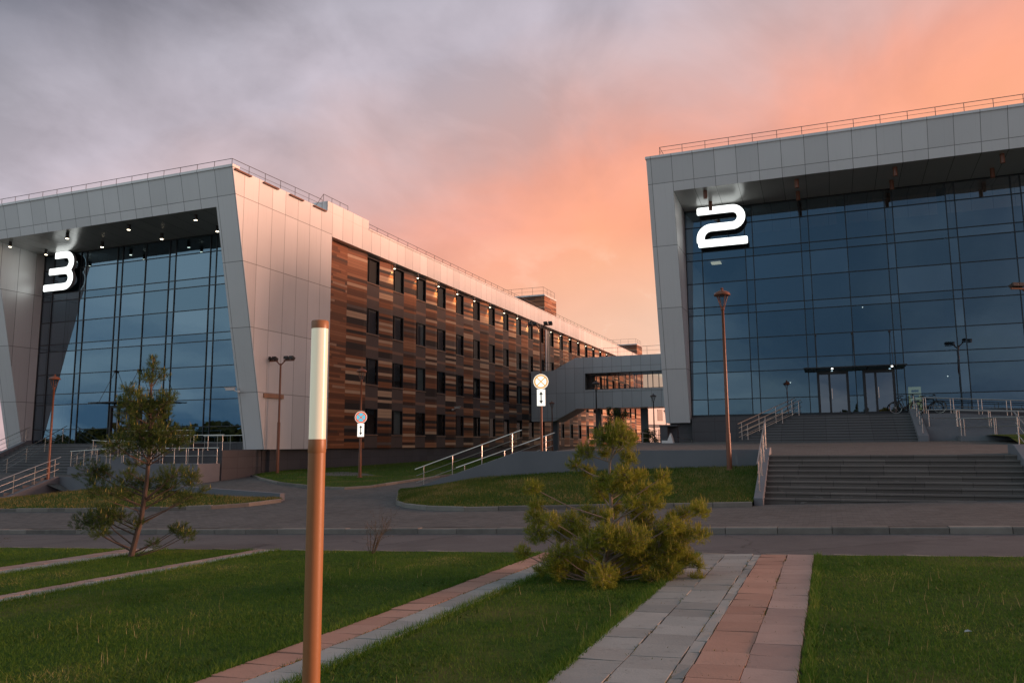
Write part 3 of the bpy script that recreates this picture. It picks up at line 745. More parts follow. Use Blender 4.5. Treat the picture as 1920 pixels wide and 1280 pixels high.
for i in range(NB):
    a = P0+i*PITCH_; e = a+WW; b = MB(); zs = [0.02]+[z-Z3 for w_ in WZ for z in w_]+[13.6]
    prof = [(BX-.9, zs[0])]
    for k in range(0, len(zs), 2):
        if k: prof.append((BX-.74, zs[k]))
        prof += [(BX-.5, zs[k]), (BX-.5, zs[k+1])]
        if k < len(zs)-2: prof.append((BX-.74, zs[k+1]))
    prof.append((BX-.9, zs[-1])); b.prism(prof, 'y', a, e)
    b.build('spandrel_panel', M['brownpanel'], B3)
    for k, (z0, z1) in enumerate(WZ):
        z0 -= Z3; z1 -= Z3; ww = .06; xo, xi = BX-.485, BX-.64
        b = MB(); b.box(xi, xo, a, a+ww, z0, z1); b.box(xi, xo, e-ww, e, z0, z1); b.box(xi, xo, a+ww, e-ww, z1-ww, z1); b.box(xi, xo, a+ww, e-ww, z0, z0+ww)
        b.box(xi, xi+.08, a+.62, a+.68, z0+ww, z1-ww)
        b.cur = 1; b.box(xo, xo+.06, a-.02, e+.0, z0-.05, z0-.01)
        wn = b.build('window', [M['darkframe'], M['sill']], B3)
        b = MB(); t = rnd.uniform(-.004, .004); b.quad((xi+.03, a+ww, z0+ww), (xi+.03+t, e-ww, z0+ww), (xi+.03+t, e-ww, z1-ww), (xi+.03, a+ww, z1-ww)); b.build('pane', M['wpane'], wn)
        if rnd.random() < .4 and i < 14:
            b = MB(); c0 = a+ww; cw = rnd.choice((.35, .5, .9)); n = 6
            if rnd.random() < .35: c0 = e-ww-cw
            for q_ in range(n): b.quad((xi-.03-.02*(q_ % 2), c0+cw*q_/n, z0+ww), (xi-.03-.02*((q_+1) % 2), c0+cw*(q_+1)/n, z0+ww), (xi-.03-.02*((q_+1) % 2), c0+cw*(q_+1)/n, z1-ww), (xi-.03-.02*(q_ % 2), c0+cw*q_/n, z1-ww))
            b.build('curtain', M['curtain'], wn)
    # eaves lamp at the outer corner of the pilaster before each window
    if i > 0:
        y = a-.2; x = BX-.12; b = MB(); b.tube((x, y, 13.2), (x, y, 13.6), .05, n=8); lo = b.build('eaves_lamp', M['blackmetal'], B3)
        b = MB(); b.tube((x, y, 13.18), (x, y, 13.195), .07, n=8); b.build('lamp_disc', M['lamp_w'], lo)
        if i < 14:
            ld = bpy.data.lights.new('eaves_spot', 'SPOT'); ld.energy = 110; ld.color = (1, .62, .28); ld.spot_size = R(75); ld.spot_blend = .8; ld.shadow_soft_size = .05
            sp = bpy.data.objects.new('eaves_spot', ld); COL.objects.link(sp); sp.parent = lo
            sp.location = (x, y, 13.12); sp.rotation_euler = (0, R(16), 0)
# tall stair glazing strip beyond
b = MB(); y = P0+11*PITCH_-1.45; b.box(BX-.4, BX-.30, y, y+.3, 6.2, 13.3); b.box(BX-.4, BX-.28, y+.5, y+.75, 6.2, 13.3); b.cur = 1; b.box(BX-.4, BX-.25, y+.3, y+.5, 6.2, 13.3); b.box(BX-.4, BX-.25, y+.75, y+1.3, 6.2, 13.3); b.build('stair_window', [M['white'], M['darkframe']], B3)
# roof boxes
for (y0, y1, zt) in ((84.9, 89.2, 19.0), (133, 137.2, 18.9)):
    b = MB(); b.box(BX-9, BX-.6, y0-Y3, y1-Y3, HT-.3, zt-Z3); pb = b.build('roof_box', M['wood'], B3)
    b = MB(); b.box(BX-9.1, BX-.55, y0-Y3-.06, y1-Y3+.06, zt-Z3, zt-Z3+.16); b.build('roof_box_coping', M['fascia'], pb)
    o = roof_rail(pb, (BX-8.8, y0-Y3+.2, zt-Z3+.16), (BX-.8, y0-Y3+.2, zt-Z3+.16), .9, 1.3, 1); roof_rail(pb, (BX-.8, y0-Y3+.2, zt-Z3+.16), (BX-.8, y1-Y3, zt-Z3+.16), .9, 1.4, 1)

# ---- numerals
def stroke(pts, wdt):
    """flat ribbon outline along a centre line in (x,z)"""
    Lp, Rp = [], []
    for i, p in enumerate(pts):
        p = Vector(p); a = Vector(pts[max(i-1, 0)]); c = Vector(pts[min(i+1, len(pts)-1)]); d = (c-a).normalized(); n = Vector((-d.y, d.x))
        k = 1.0
        if 0 < i < len(pts)-1:
            d1 = (p-a).normalized(); d2 = (c-p).normalized(); k = 1/max(.6, math.sqrt((1+d1.dot(d2))/2))
        Lp.append(p+n*wdt/2*k); Rp.append(p-n*wdt/2*k)
    return Lp, Rp
def arc(cx, cz, r, a0, a1, n=14): return [(cx+r*math.cos(R(a0+(a1-a0)*i/n)), cz+r*math.sin(R(a0+(a1-a0)*i/n))) for i in range(n+1)]
def numeral(name, label, strokes, wdt, loc, dep=.22):
    t = thing(name, label, 'sign', loc)
    f = MB(); s = MB(); k = 0
    for pts in strokes:
        L_, R_ = stroke(pts, wdt); n = len(pts); y = -.001*k; k += 1
        # rounded ends
        f.add([(p.x, y, p.y) for p in L_]+[(p.x, y, p.y) for p in R_], [(i, i+1, n+i+1, n+i) for i in range(n-1)])
        s.add([(p.x, .012, p.y) for p in L_]+[(p.x, .012, p.y) for p in R_]+[(p.x, dep, p.y) for p in L_]+[(p.x, dep, p.y) for p in R_],
              [(i, i+1, 2*n+i+1, 2*n+i) for i in range(n-1)]+[(n+i, n+i+1, 3*n+i+1, 3*n+i) for i in range(n-1)]+[(2*n+i, 2*n+i+1, 3*n+i+1, 3*n+i) for i in range(n-1)]+[(0, n, 3*n, 2*n), (n-1, 2*n-1, 4*n-1, 3*n-1)])
        for e, o_ in ((0, 1), (-1, -2)):
            p = Vector(pts[e]); d = (p-Vector(pts[o_])).normalized(); nn = Vector((-d.y, d.x)); hw = wdt/2; q_ = .09
            g = [p+nn*hw, p+nn*hw+d*.02, p+nn*(hw-q_*.3)+d*(q_*.75), p+nn*(hw-q_)+d*q_, p-nn*(hw-q_)+d*q_, p-nn*(hw-q_*.3)+d*(q_*.75), p-nn*hw+d*.02, p-nn*hw]
            f.add([(a.x, y, a.y) for a in g], [tuple(range(8))])
            s.add([(a.x, .012, a.y) for a in g]+[(a.x, dep, a.y) for a in g], [(i, i+1, 9+i, 8+i) for i in range(7)]+[tuple(range(8, 16))])
    f.build('lit_face', M['sign'], t); s.build('case', M['signside'], t)
    b = MB(); b.tube((.4, dep, .6), (.4, dep+.5, .6), .03, n=6); b.tube((1.6, dep, .6), (1.6, dep+.5, .6), .03, n=6); b.build('bracket', M['blackmetal'], t)
    return t
two = [(0, 2.0), (1.95, 2.0)]+arc(1.95, 1.475, .525, 90, -90)[1:]+[(.72, .95)]+arc(.72, .31, .64, 90, 180, 9)[1:]+[(.08, .12)]
numeral('numeral_sign', 'large glowing white numeral 2 on the right glass front', [two, [(.02, 0), (2.7, 0)]], .46, (-6.45, 46.95, 13.6))
th1 = [(.95, 2.15), (1.85, 2.15)]+arc(1.85, 1.62, .53, 90, -90)[1:]+[(.48, 1.09)]
th2 = [(.48, 1.09), (1.85, 1.09)]+arc(1.85, .56, .53, 90, -90)[1:]+[(.05, .03)]
numeral('numeral_sign', 'large glowing white numeral 3 on the left glass front', [th1, th2], .44, (-47.45, 35.85, 12.15))

# ---- bridge
BR = thing('skybridge', 'grey panelled enclosed footbridge on columns linking the two buildings', 'bridge', (-29.6, 79.6, 0))
def bx(x): return x+29.6
xs_t = [(-29.4, 9.65), (-26.87, 9.65), (-24.4, 10.9), (-8.9, 10.9)]; xs_b = [(-8.9, 5.52), (-24.35, 5.52), (-26.8, 4.25), (-29.4, 4.25)]
wz0, wz1, wx0 = 7.45, 9.2, -23.35
for (nm, y0, y1) in (('front_wall', 0, .3), ('back_wall', 3.2, 3.5)):
    b = MB()
    b.prism([(bx(-29.4), 9.65), (bx(-26.87), 9.65), (bx(-24.4), 10.9), (bx(wx0), 10.9), (bx(wx0), 5.52), (bx(-24.35), 5.52), (bx(-26.8), 4.25), (bx(-29.4), 4.25)], 'y', y0, y1)
    b.box(bx(wx0), bx(-8.9), y0, y1, 5.52, wz0); b.box(bx(wx0), bx(-8.9), y0, y1, wz1, 10.9)
    b.build(nm, M['bridge'], BR)
    b = MB()
    n = 9
    for k in range(n+1): x = bx(wx0)+(bx(-9)-bx(wx0))*k/(n*1.0) if False else bx(wx0)+.03+k*1.19; b.box(x-.035, x+.035, y0+.08, y0+.18, wz0, wz1)
    b.box(bx(wx0), bx(-9), y0+.07, y0+.19, wz0-.02, wz0+.06); b.box(bx(wx0), bx(-9), y0+.07, y0+.19, wz1-.06, wz1+.02)
    f_ = b.build('window_frame', M['darkframe'], BR)
    b = MB(); b.quad((bx(wx0), y0+.13, wz0), (bx(-9), y0+.13, wz0), (bx(-9), y0+.13, wz1), (bx(wx0), y0+.13, wz1)); b.build('pane', M['bpane'], f_)
b = MB(); b.box(bx(wx0)-1, bx(-8.9), .3, 3.2, 5.52, 5.8); b.prism([(bx(-29.4), 4.25), (bx(-26.8), 4.25), (bx(-24.35), 5.52), (bx(-24.35), 5.8), (bx(-26.8), 4.5), (bx(-29.4), 4.5)], 'y', .3, 3.2); b.build('floor', M['soffit'], BR)
b = MB(); b.box(bx(-24.4), bx(-8.9), .3, 3.2, 10.6, 10.85); b.prism([(bx(-29.4), 9.35), (bx(-26.87), 9.35), (bx(-24.4), 10.6), (bx(-24.4), 10.85), (bx(-26.87), 9.6), (bx(-29.4), 9.6)], 'y', .3, 3.2); b.build('roof', M['fascia'], BR)
b = MB(); b.box(bx(wx0)+.01, bx(-8.9), -.05, .0, wz0-.09, wz0-.03); b.build('sill', M['white'], BR)
roof_rail(BR, (bx(-29), .2, 9.65), (bx(-26.87), .2, 9.65), .9, 1.2, 1); roof_rail(BR, (bx(-26.87), .2, 9.65), (bx(-24.4), .2, 10.9), .9, 1.2, 1); roof_rail(BR, (bx(-24.4), .2, 10.9), (bx(-9), .2, 10.9), .9, 1.5, 1)
for (x0, x1, yy_) in ((-27.4, -26.85, 1.2), (-22.6, -22.1, 1.2), (-20.95, -20.3, 2.6), (-17.85, -17.15, 1.5)):
    b = MB(); b.box(bx(x0), bx(x1), yy_, yy_+.5, 0.1, 5.5 if x0 > -26 else 4.3); b.build('column', M['cheek'], BR)

# far pink lit building seen below the bridge
FB = thing('distant_building', 'pale pink lit building end seen far off under the footbridge', 'building', (-33.5, 146, 0), R(58))
b = MB(); b.box(-.5, 18, 0, 14, 0, 12); b.build('wall', M['white'], FB)
b = MB(); b.box(-.6, 18.1, -.1, 0, 5.0, 5.6); b.build('band', M['cheek'], FB)
for (x, z) in ((1.5, 6.3), (6.5, 6.3), (11.5, 6.3), (1.5, 2.5), (6.5, 2.5), (11.5, 2.5)):
    b = MB(); b.box(x, x+1.4, -.04, .05, z, z+2.2); b.build('window', M['darkframe'], FB)

# ------------------------------------------------------------------ plaza platform, stairs and walls
def PZ(x, y): return 1.31+(cl(y, 26, 46)-26)*.0255
sheet('plaza', lin(-10.55, -1.95, 8), [27.15, 29.2]+lin(31, 46.9, 8)+[52, 70, 95, 140], PZ, M['paving'])
sheet('plaza', lin(-1.95, 34, 16), [26.0]+lin(27.3, 46.9, 10)+[52, 70, 95, 140], PZ, M['paving'])
# left edge of the plaza and front beyond the stairs
b = MB(); b.box(-10.6, -10.3, 29.9, 139, -.5, 1.30); b.box(5.35, 34, 26.6, 26.95, -.3, 1.32); b.build('plaza_edge', M['retain']); bpy.data.objects['plaza_edge']['kind'] = 'structure'
sheet('grass_bed', [7.0, 8, 10, 14, 20, 30], [34.0, 36, 38, 41, 43], lambda x, y: PZ(x, y)+.04+(.25 if y > 36 else 0), M['lawn'])
def steps(mb, x0f, x1f, y0, z0, n, rise, tread, bottom):
    for k in range(n):
        ya = y0+k*tread; yb = y0+n*tread+.4; x0 = x0f(ya); x1 = x1f(ya); z1 = z0+(k+1)*rise
        zb = bottom if k == 0 else z0+k*rise
        # overhanging nosing as a real lip
        ye = ya+tread+.05 if k < n-1 else yb-.4
        mb.cur = 0; mb.box(x0, x1, ya, ye, bottom, z1-.06); mb.box(x0, x1, ya+.035, ye, z1-.06, z1-.045)
        mb.cur = 1; mb.box(x0, x1, ya-.03, ye, z1-.045, z1)
def handrail(mb, p0, p1, hgt, n_post, rails=2, over=.35, r=.021):
    p0 = Vector(p0); p1 = Vector(p1); d = (p1-p0); dn = d.normalized(); z = Vector((0, 0, 1))
    mb.tube(p0+z*hgt-dn*over, p1+z*hgt+dn*over, r, n=8)
    for k in range(rails): zz_ = hgt*(k+1)/(rails+1); mb.tube(p0+z*zz_-dn*over*.8, p1+z*zz_+dn*over*.8, r*.6, n=6)
    for i in range(n_post):
        p = p0+d*(i/(n_post-1)); mb.tube(p, p+z*hgt, r*.85, n=8); mb.tube(p, p+z*.015, .045, n=8)
ST1 = thing('staircase', 'wide worn concrete steps rising from the pavement to the plaza', 'stairs', (-1.7, 23.2, 0))
b = MB(); steps(b, lambda y: 0, lambda y: 6.65, 0, .03, 9, .1425, .35, -.4); b.build('steps', [M['oldstep'], M['oldtread_lit']], ST1)
b = MB()
b.prism([(-.45, -.4), (-.45, .20), (-.1, .30), (3.5, 1.55), (3.95, 1.55), (3.95, -.4)], 'x', -.25, -.001); b.build('cheek_wall', M['cheek'], ST1, bevel=.015)
b = MB(); b.prism([(-.45, -.4), (-.45, .34), (-.1, .44), (3.2, 1.60), (3.95, 1.60), (3.95, -.4)], 'x', 6.652, 7.05); b.build('cheek_wall', M['cheek'], ST1, bevel=.015)
b = MB(); handrail(b, (-.13, .1, .36), (-.13, 3.4, 1.5), .85, 4, 2, .3); b.build('handrail', M['steel'], ST1)
b = MB(); handrail(b, (6.85, .1, .5), (6.85, 3.4, 1.58), .85, 4, 2, .3); b.build('handrail', M['steel'], ST1)

RW = thing('retaining_wall', 'long grey rendered retaining wall sloping down at its left end behind the grass bed', 'wall', (-1.95, 27, 0))
b = MB(); b.prism([(-8.45, 1.47), (0, 1.485), (0, -.5), (-13.2, -.8), (-13.2, .02), (-12.8, .10)], 'y', -.12, .2); b.build('wall', M['retain'], RW)
b = MB(); handrail(b, (-12.45, .02, .14), (-8.8, .02, 1.33), .78, 4, 2, .4); b.build('handrail', M['steel'], RW)
ST3 = thing('staircase', 'side steps climbing behind the retaining wall with a second steel handrail', 'stairs', (-14.7, 28.6, 0))
b = MB()
for k in range(9): b.box(.3+k*.42, 4.35, -1.38, 1.3, -.6, .04+(k+1)*.145)
b.build('steps', M['step'], ST3)
b = MB(); b.prism([(0, -.7), (0, .0), (.3, .05), (4.2, 1.38), (4.4, 1.38), (4.4, -.7)], 'y', 1.31, 1.6); b.build('cheek_wall', M['cheek'], ST3)
b = MB(); handrail(b, (.6, 1.45, .18), (4.2, 1.45, 1.33), .72, 3, 2, .4); b.build('handrail', M['steel'], ST3)
RA = thing('handrail', 'small steel railing descending beyond the plaza edge under the footbridge', 'railing', (-9.6, 44, 0))
b = MB(); handrail(b, (0, 0, 1.5), (3.3, 5, .9), .85, 4, 2, .2, .015); b.build('rails', M['steel'], RA)

# stairs of building 2
ST2 = thing('staircase', 'dark granite entrance steps with flared left side before the building numbered 2', 'stairs', (0, 43.3, 1.75))
b = MB(); b1 = MB()
nst = 10; rs_ = .146; tr = .33
for k in range(nst):
    y = k*tr; zt = (k+1)*rs_; xl = -4.3+k*(2.55/9); last = 3.75
    b.prism([(xl, y), (4.15, y), (4.15, last), (xl, last)], 'z', (k*rs_ if k else -.4), zt-.055)
    b.cur = 1; b.prism([(xl+.03, y+.045), (4.15, y+.045), (4.15, last), (xl+.03, last)], 'z', zt-.055, zt-.03); b.cur = 0  # recessed black strip painted as the shade line under each nosing
    b.prism([(xl-.01, y-.02), (4.15, y-.02), (4.15, last), (xl-.01, last)], 'z', zt-.03, zt)
b.build('steps', [M['step'], M['black']], ST2)
b = MB(); b.prism([(-.25, -.4), (-.25, .28), (.0, .34), (3.3, 1.72), (3.75, 1.72), (3.75, -.4)], 'x', 4.151, 4.62); b.build('cheek_wall', M['cheek'], ST2, bevel=.02)
b = MB(); handrail(b, (-4.15, .05, .12), (-1.7, 3.2, 1.42), .95, 4, 3, .3); b.build('handrail', M['steel'], ST2)
b = MB(); handrail(b, (-3.85, .05, .12), (-1.35, 3.2, 1.42), .85, 4, 2, .2); b.build('handrail', M['steel'], ST2)
b = MB(); handrail(b, (4.4, .1, .4), (4.4, 3.3, 1.72), .75, 4, 2, .1); b.build('handrail', M['steel'], ST2)
TR2 = thing('terrace', 'granite faced terrace block below the glass of the building numbered 2', 'terrace', (0, 47, 0))
b = MB(); b.box(-7.3, -1.76, -.02, .43, .8, 3.2); b.box(4.63, 13, -.0, .43, .8, 3.2); b.box(-1.75, 4.62, .02, .43, 2.5, 3.2); b.build('block', M['plinth'], TR2)
# access ramp right of the stairs
RP2 = thing('access_ramp', 'switchback ramp with steel railings at the right of the entrance steps', 'ramp', (4.65, 43.3, 0))
b = MB(); b.prism([(0, 1.0), (0, 3.15), (1.4, 3.15), (9, 2.6), (9, 1.0)], 'y', 2.2, 3.65); b.prism([(0, 1.0), (0, 2.45), (1.5, 2.45), (9, 2.1), (9, 1.0)], 'y', .9, 2.18); b.prism([(1.3, 1.0), (1.3, 1.98), (9, 2.12), (9, 1.0)], 'y', -.3, .88); b.build('walls', M['cheek'], RP2)
for i_, (p0, p1, n_) in enumerate((((.2, 3.3, 3.2), (9, 3.3, 2.65), 8), ((.2, 2.3, 3.17), (9, 2.3, 2.6), 8), ((.15, 1.0, 2.48), (1.4, 1.0, 2.46), 2), ((1.5, 1.0, 2.46), (9, 1.0, 2.12), 7), ((1.5, 2.0, 2.46), (9, 2.0, 2.12), 6), ((1.5, -.2, 1.98), (9, -.2, 2.12), 7), ((1.5, .8, 2.0), (9, .8, 2.14), 6))):
    b = MB(); handrail(b, p0, p1, .82, n_, 1, .12, .023); b.build('handrail', M['steel'], RP2)

# white seat-like block, dark wall block and cover beside building 2
b = MB(); b.prism([(0, 0), (.70, .05), (.50, .82), (.33, .42), (.02, .43)], 'y', 0, .5); o = b.build('concrete_block', M['white']); o.location = (-8.5, 43.7, 1.48); tag(o, 'pale angular concrete block with a peak standing at the plinth corner', 'block')
b = MB(); b.box(0, .42, 0, .8, 0, 1.2); b.box(-.03, 1.0, -.05, .85, 1.2, 1.26); b.box(.42, .9, .5, .8, 0, 1.2); o = b.build('bin_shelter', M['plinth']); o.location = (-8.7, 44.4, 1.5); tag(o, 'dark grey stone shelter block behind the pale angular block', 'shelter')

# left stairs of building 3
ST4 = thing('staircase', 'granite entrance steps before the building numbered 3 behind the young pine', 'stairs', (0, 32.1, 0))
b = MB()
for k in range(12):
    y = k*.31; zt = .13+(k+1)*.156; xr = -39.3-k*.13
    b.prism([(-47.8, y), (xr, y), (xr, 4.0), (-47.8, 4.0)], 'z', (.13+k*.156 if k else -.6), zt-.055)
    b.cur = 1; b.prism([(-47.8, y+.045), (xr-.03, y+.045), (xr-.03, 4.0), (-47.8, 4.0)], 'z', zt-.055, zt-.03); b.cur = 0  # black layer set in as painted shade below the tread lip
    b.prism([(-47.8, y-.02), (xr, y-.02), (xr, 4.0), (-47.8, 4.0)], 'z', zt-.03, zt)
b.build('steps', [M['step'], M['black']], ST4)
b = MB(); b.prism([(-.2, -.5), (-.2, .55), (.1, .62), (3.7, 2.25), (4.0, 2.25), (4.0, -.5)], 'x', -39.2, -38.8); b.build('cheek_wall', M['cheek'], ST4, bevel=.02)
b = MB(); b.prism([(-.2, -.5), (-.2, .55), (.1, .62), (3.7, 2.25), (4.0, 2.25), (4.0, -.5)], 'x', -48.2, -47.81); b.build('cheek_wall', M['cheek'], ST4, bevel=.02)
for (x0, x1) in ((-48, -47.9), (-44.6, -44.6), (-39.0, -39.0)):
    b = MB(); handrail(b, (x0, .1, .55 if x0 != -44.6 else .3), (x1, 3.6, 2.15), .85, 4, 2, .3); b.build('handrail', M['steel'], ST4)
TR3 = thing('terrace', 'granite block with railing at the pink corner of the building numbered 3', 'terrace', (0, 33, 0))
b = MB(); b.box(-33.6, -29.5, 0.0, 3.1, -.6, 1.56); b.build('block', M['plinth'], TR3)
b = MB(); b.box(-38.79, -33.61, 2.0, 3.1, -.6, 1.95); b.box(-38.79, -33.61, 3.1, 3.2, -.6, 2.0); b.build('upper_walk', M['plinth'], TR3)
b = MB(); handrail(b, (-38.6, 2.1, 1.95), (-33.7, 2.1, 1.95), .75, 6, 1, .1); handrail(b, (-33.5, .1, 1.56), (-29.6, .1, 1.56), .8, 5, 1, .1); handrail(b, (-33.4, 2.9, 1.58), (-29.7, 2.9, 1.58), .8, 5, 1, .1); b.build('handrail', M['steel'], TR3)
RP3 = thing('access_ramp', 'ramp with doubled steel railings behind the young pine', 'ramp', (-38.7, 32.0, 0))
b = MB(); b.prism([(0, -.6), (0, .72), (5.0, 1.0), (5.0, -.6)], 'y', -.6, .7); b.prism([(0, -.6), (0, 1.35), (5.0, 1.05), (5.0, -.6)], 'y', .72, 2.0); b.box(5.0, 9.1, -.6, .98, -.6, .88); b.build('walls', M['cheek'], RP3)
for p0, p1, n_ in (((.1, -.5, .75), (4.9, -.5, 1.0), 6), ((.3, .6, .8), (4.9, .6, 1.02), 5), ((.1, .85, 1.36), (4.9, .85, 1.08), 6), ((.1, 1.9, 1.4), (4.9, 1.9, 1.1), 6), ((5.1, -.5, .88), (9.0, -.5, .88), 6), ((5.1, .85, .88), (9.0, .85, .88), 5)):
    b = MB(); handrail(b, p0, p1, .8, n_, 1, .1, .022); b.build('handrail', M['steel'], RP3)
# low walls by the left bed and lower flight
LW = thing('retaining_wall', 'low grey wall stepping down behind the patchy grass bed at left', 'wall', (0, 0, 0))
def wallpoly(pts, th=.22):
    b = MB()
    for (a, c) in zip(pts[:-1], pts[1:]):
        d = Vector((c[0]-a[0], c[1]-a[1], 0)).normalized(); n = Vector((-d.y, d.x, 0))*th
        A0 = Vector((a[0], a[1], a[2]-1.4)); A1 = Vector(a); C0 = Vector((c[0], c[1], c[2]-1.4)); C1 = Vector(c)
        b.add([A0, C0, C1, A1, A0+n, C0+n, C1+n, A1+n], [(0,1,2,3),(7,6,5,4),(3,2,6,7),(0,3,7,4),(1,5,6,2)])
    return b
wallpoly([(-35.3, 28.1, .34), (-31.6, 27.2, .40), (-24.2, 25.1, .13), (-18.75, 24.05, -.0)]).build('wall', M['retain'], LW)
ST5 = thing('staircase', 'lower flight with sloping cheek wall at the far left edge', 'stairs', (0, 24.6, 0))
b = MB()
for k in range(7): b.box(-52, -35.4, k*.45, 3.6, -1.4, -.78+(k+1)*.155)
b.build('steps', M['step'], ST5)
b = MB(); b.prism([(-.4, -1.6), (-.4, -.85), (.2, -.72), (3.3, .34), (3.7, .34), (3.7, -1.6)], 'x', -35.39, -35.1); b.build('cheek_wall', M['cheek'], ST5)
b = MB(); handrail(b, (-35.25, .2, -.68), (-35.25, 3.3, .34), .85, 4, 2, .3); b.build('handrail', M['steel'], ST5)
sheet('terrace_floor', lin(-52, -31, 8), [27.4, 29, 32.2], lambda x, y: cl(.30+(x+35)*-.002, .1, .5) if x < -34 else H(x, y)+.06, M['paving'])

# ------------------------------------------------------------------ street furniture
BO = thing('bollard_light', 'tall slim brown post with a cream lamp tube near the viewer', 'lamp post', (-3.165, 4.43, G(-3.2, 4.42)))
r_ = .057
b = MB(); b.lathe((0, 0, 0), [(r_+.03, 0), (r_+.03, .015), (r_, .02), (r_, 1.735), (r_-.0, 1.74)], 28); b.build('post', M['brownpost'], BO, smooth=True)
b = MB(); b.lathe((0, 0, 0), [(r_+.001, 1.74), (r_+.0025, 1.745), (r_+.0025, 1.825), (r_+.001, 1.83)], 28); b.build('collar', M['brownpost'], BO, smooth=True)
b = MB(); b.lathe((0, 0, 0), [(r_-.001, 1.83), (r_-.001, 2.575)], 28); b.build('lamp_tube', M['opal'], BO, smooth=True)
b = MB(); b.lathe((0, 0, 0), [(r_+.002, 2.575), (r_+.002, 2.622), (r_-.004, 2.63), (.001, 2.632)], 28); b.build('cap', M['brownpost'], BO, smooth=True)

def street_lamp(label, loc, h, m, ring=False):
    t = thing('street_lamp', label, 'street lamp', loc, 0, 'lantern lamps on tall posts')
    b = MB(); b.lathe((0, 0, 0), [(.13, 0), (.13, .05), (.085, .08), (.075, 1.2), (.06, 1.25), (.055, h*.55), (.042, h-.62), (.07, h-.58), (.03, h-.5)], 12); b.build('post', m, t, smooth=True)
    b = MB()
    for k in range(4):
        a = k*math.pi/2+.6; c, s_ = math.cos(a), math.sin(a)
        b.path([(.03*c, .03*s_, h-.6), (.10*c, .10*s_, h-.42), (.20*c, .20*s_, h-.12)], .012, 6)
    b.build('bracket', m, t)
    b = MB(); b.lathe((0, 0, h), [(.26, -.12), (.27, -.09), (.23, -.02), (.12, .035), (.05, .05), (.035, .09), (.055, .12), (.02, .15)], 18); b.build('lamp_shade', m, t, smooth=True)
    b = MB(); b.lathe((0, 0, h), [(.05, -.5), (.17, -.125)], 16); b.build('lantern_glass', M['lampglass'], t, smooth=True)
    return t
street_lamp('brown lantern lamp rising from the grass bed in front of the right glass front', (-2.95, 26.3, .8), 5.85, M['rust'])
street_lamp('lantern lamp standing in front of the left portal edge', (-41.0, 32.0, .1) if False else (-35.3, 27.6, -.1), 5.3, M['rust'])
street_lamp('lantern lamp behind the small sign beside the timber facade', (-21.9, 34.3, H(-21.9, 34.3)), 5.45, M['rust'])
street_lamp('dark lantern lamp in front of the footbridge windows', (-14.2, 51, .4), 5.45, M['darkpost'])
street_lamp('dark lantern lamp near the right end of the footbridge', (-13, 64, .6), 5.1, M['darkpost'])
street_lamp('small distant lantern lamp under the footbridge', (-16.9, 90, .9), 4.7, M['darkpost'])
street_lamp('distant lantern lamp beside the dark facade near the footbridge', (-23.8, 70, .8), 4.9, M['rust'])
def flood(label, loc, h, rz, arm=.95):
    t = thing('floodlight_mast', label, 'floodlight mast', loc, rz, 'masts with four floodlights')
    b = MB(); b.lathe((0, 0, 0), [(.12, 0), (.12, .04), (.085, .06), (.085, h*.45), (.06, h*.46), (.05, h-.15)], 12); b.build('post', M['rust'], t, smooth=True)
    b = MB(); b.tube((0, 0, h-.25), (.28, 0, h), .035); b.tube((0, 0, h-.25), (-.28, 0, h), .035); b.box(-arm, -.2, -.04, .04, h-.02, h+.05); b.box(.2, arm, -.04, .04, h-.02, h+.05); b.build('crossarm', M['rust'], t)
    for k, x in enumerate((-arm+.14, -.38, .38, arm-.14)):
        b = MB(); b.prism([(-.16, h+.10), (.10, h+.06), (.16, h+.16), (-.12, h+.26)], 'x', x-.13, x+.13); b.tube((x, 0, h+.03), (x, 0, h+.12), .02); b.build('floodlight', M['blackmetal'], t, bevel=.01)
    return t
flood('floodlight mast standing before the pink side wall', (-29.0+.5, 37.3, .2) if False else (-28.3, 36.0, .2), 6.3, .1, .85)
flood('floodlight mast rising above the round sign near the footbridge', (-17.76, 50, .7), 9.1, .1, .85)
flood('brown floodlight mast cut by the right frame edge', (8.2, 38, 1.6), 6.4, .5, .8)

def arrow_plate(t, z, m_w, w_=.35, h_=.70):
    b = MB(); b.box(-w_/2, w_/2, -.012, .012, z-h_/2, z+h_/2); p = b.build('arrow_plate', m_w, t, bevel=.02)
    b = MB(); y0, y1 = -.017, -.0135
    b.box(-.022, .022, y0, y1, z-.14, z+.14)
    b.prism([(-.075, z+.12), (.075, z+.12), (0, z+.25)], 'y', y0, y1); b.prism([(-.075, z-.12), (.075, z-.12), (0, z-.25)], 'y', y0, y1); b.build('arrow', M['s_black'], p)
def disc(mb, r0, r1, z, y0, y1, n=40):
    vs = []
    for r in (r0, r1):
        for y in (y0, y1):
            for i in range(n): a = 2*math.pi*i/n; vs.append((r*math.cos(a), y, z+r*math.sin(a)))
    fs = []
    for i in range(n):
        j = (i+1) % n; fs += [(i, j, 2*n+j, 2*n+i), (2*n+i, 2*n+j, 3*n+j, 3*n+i), (n+i, 3*n+i, 3*n+j, n+j), (i, n+i, n+j, j)]
    mb.add(vs, fs)
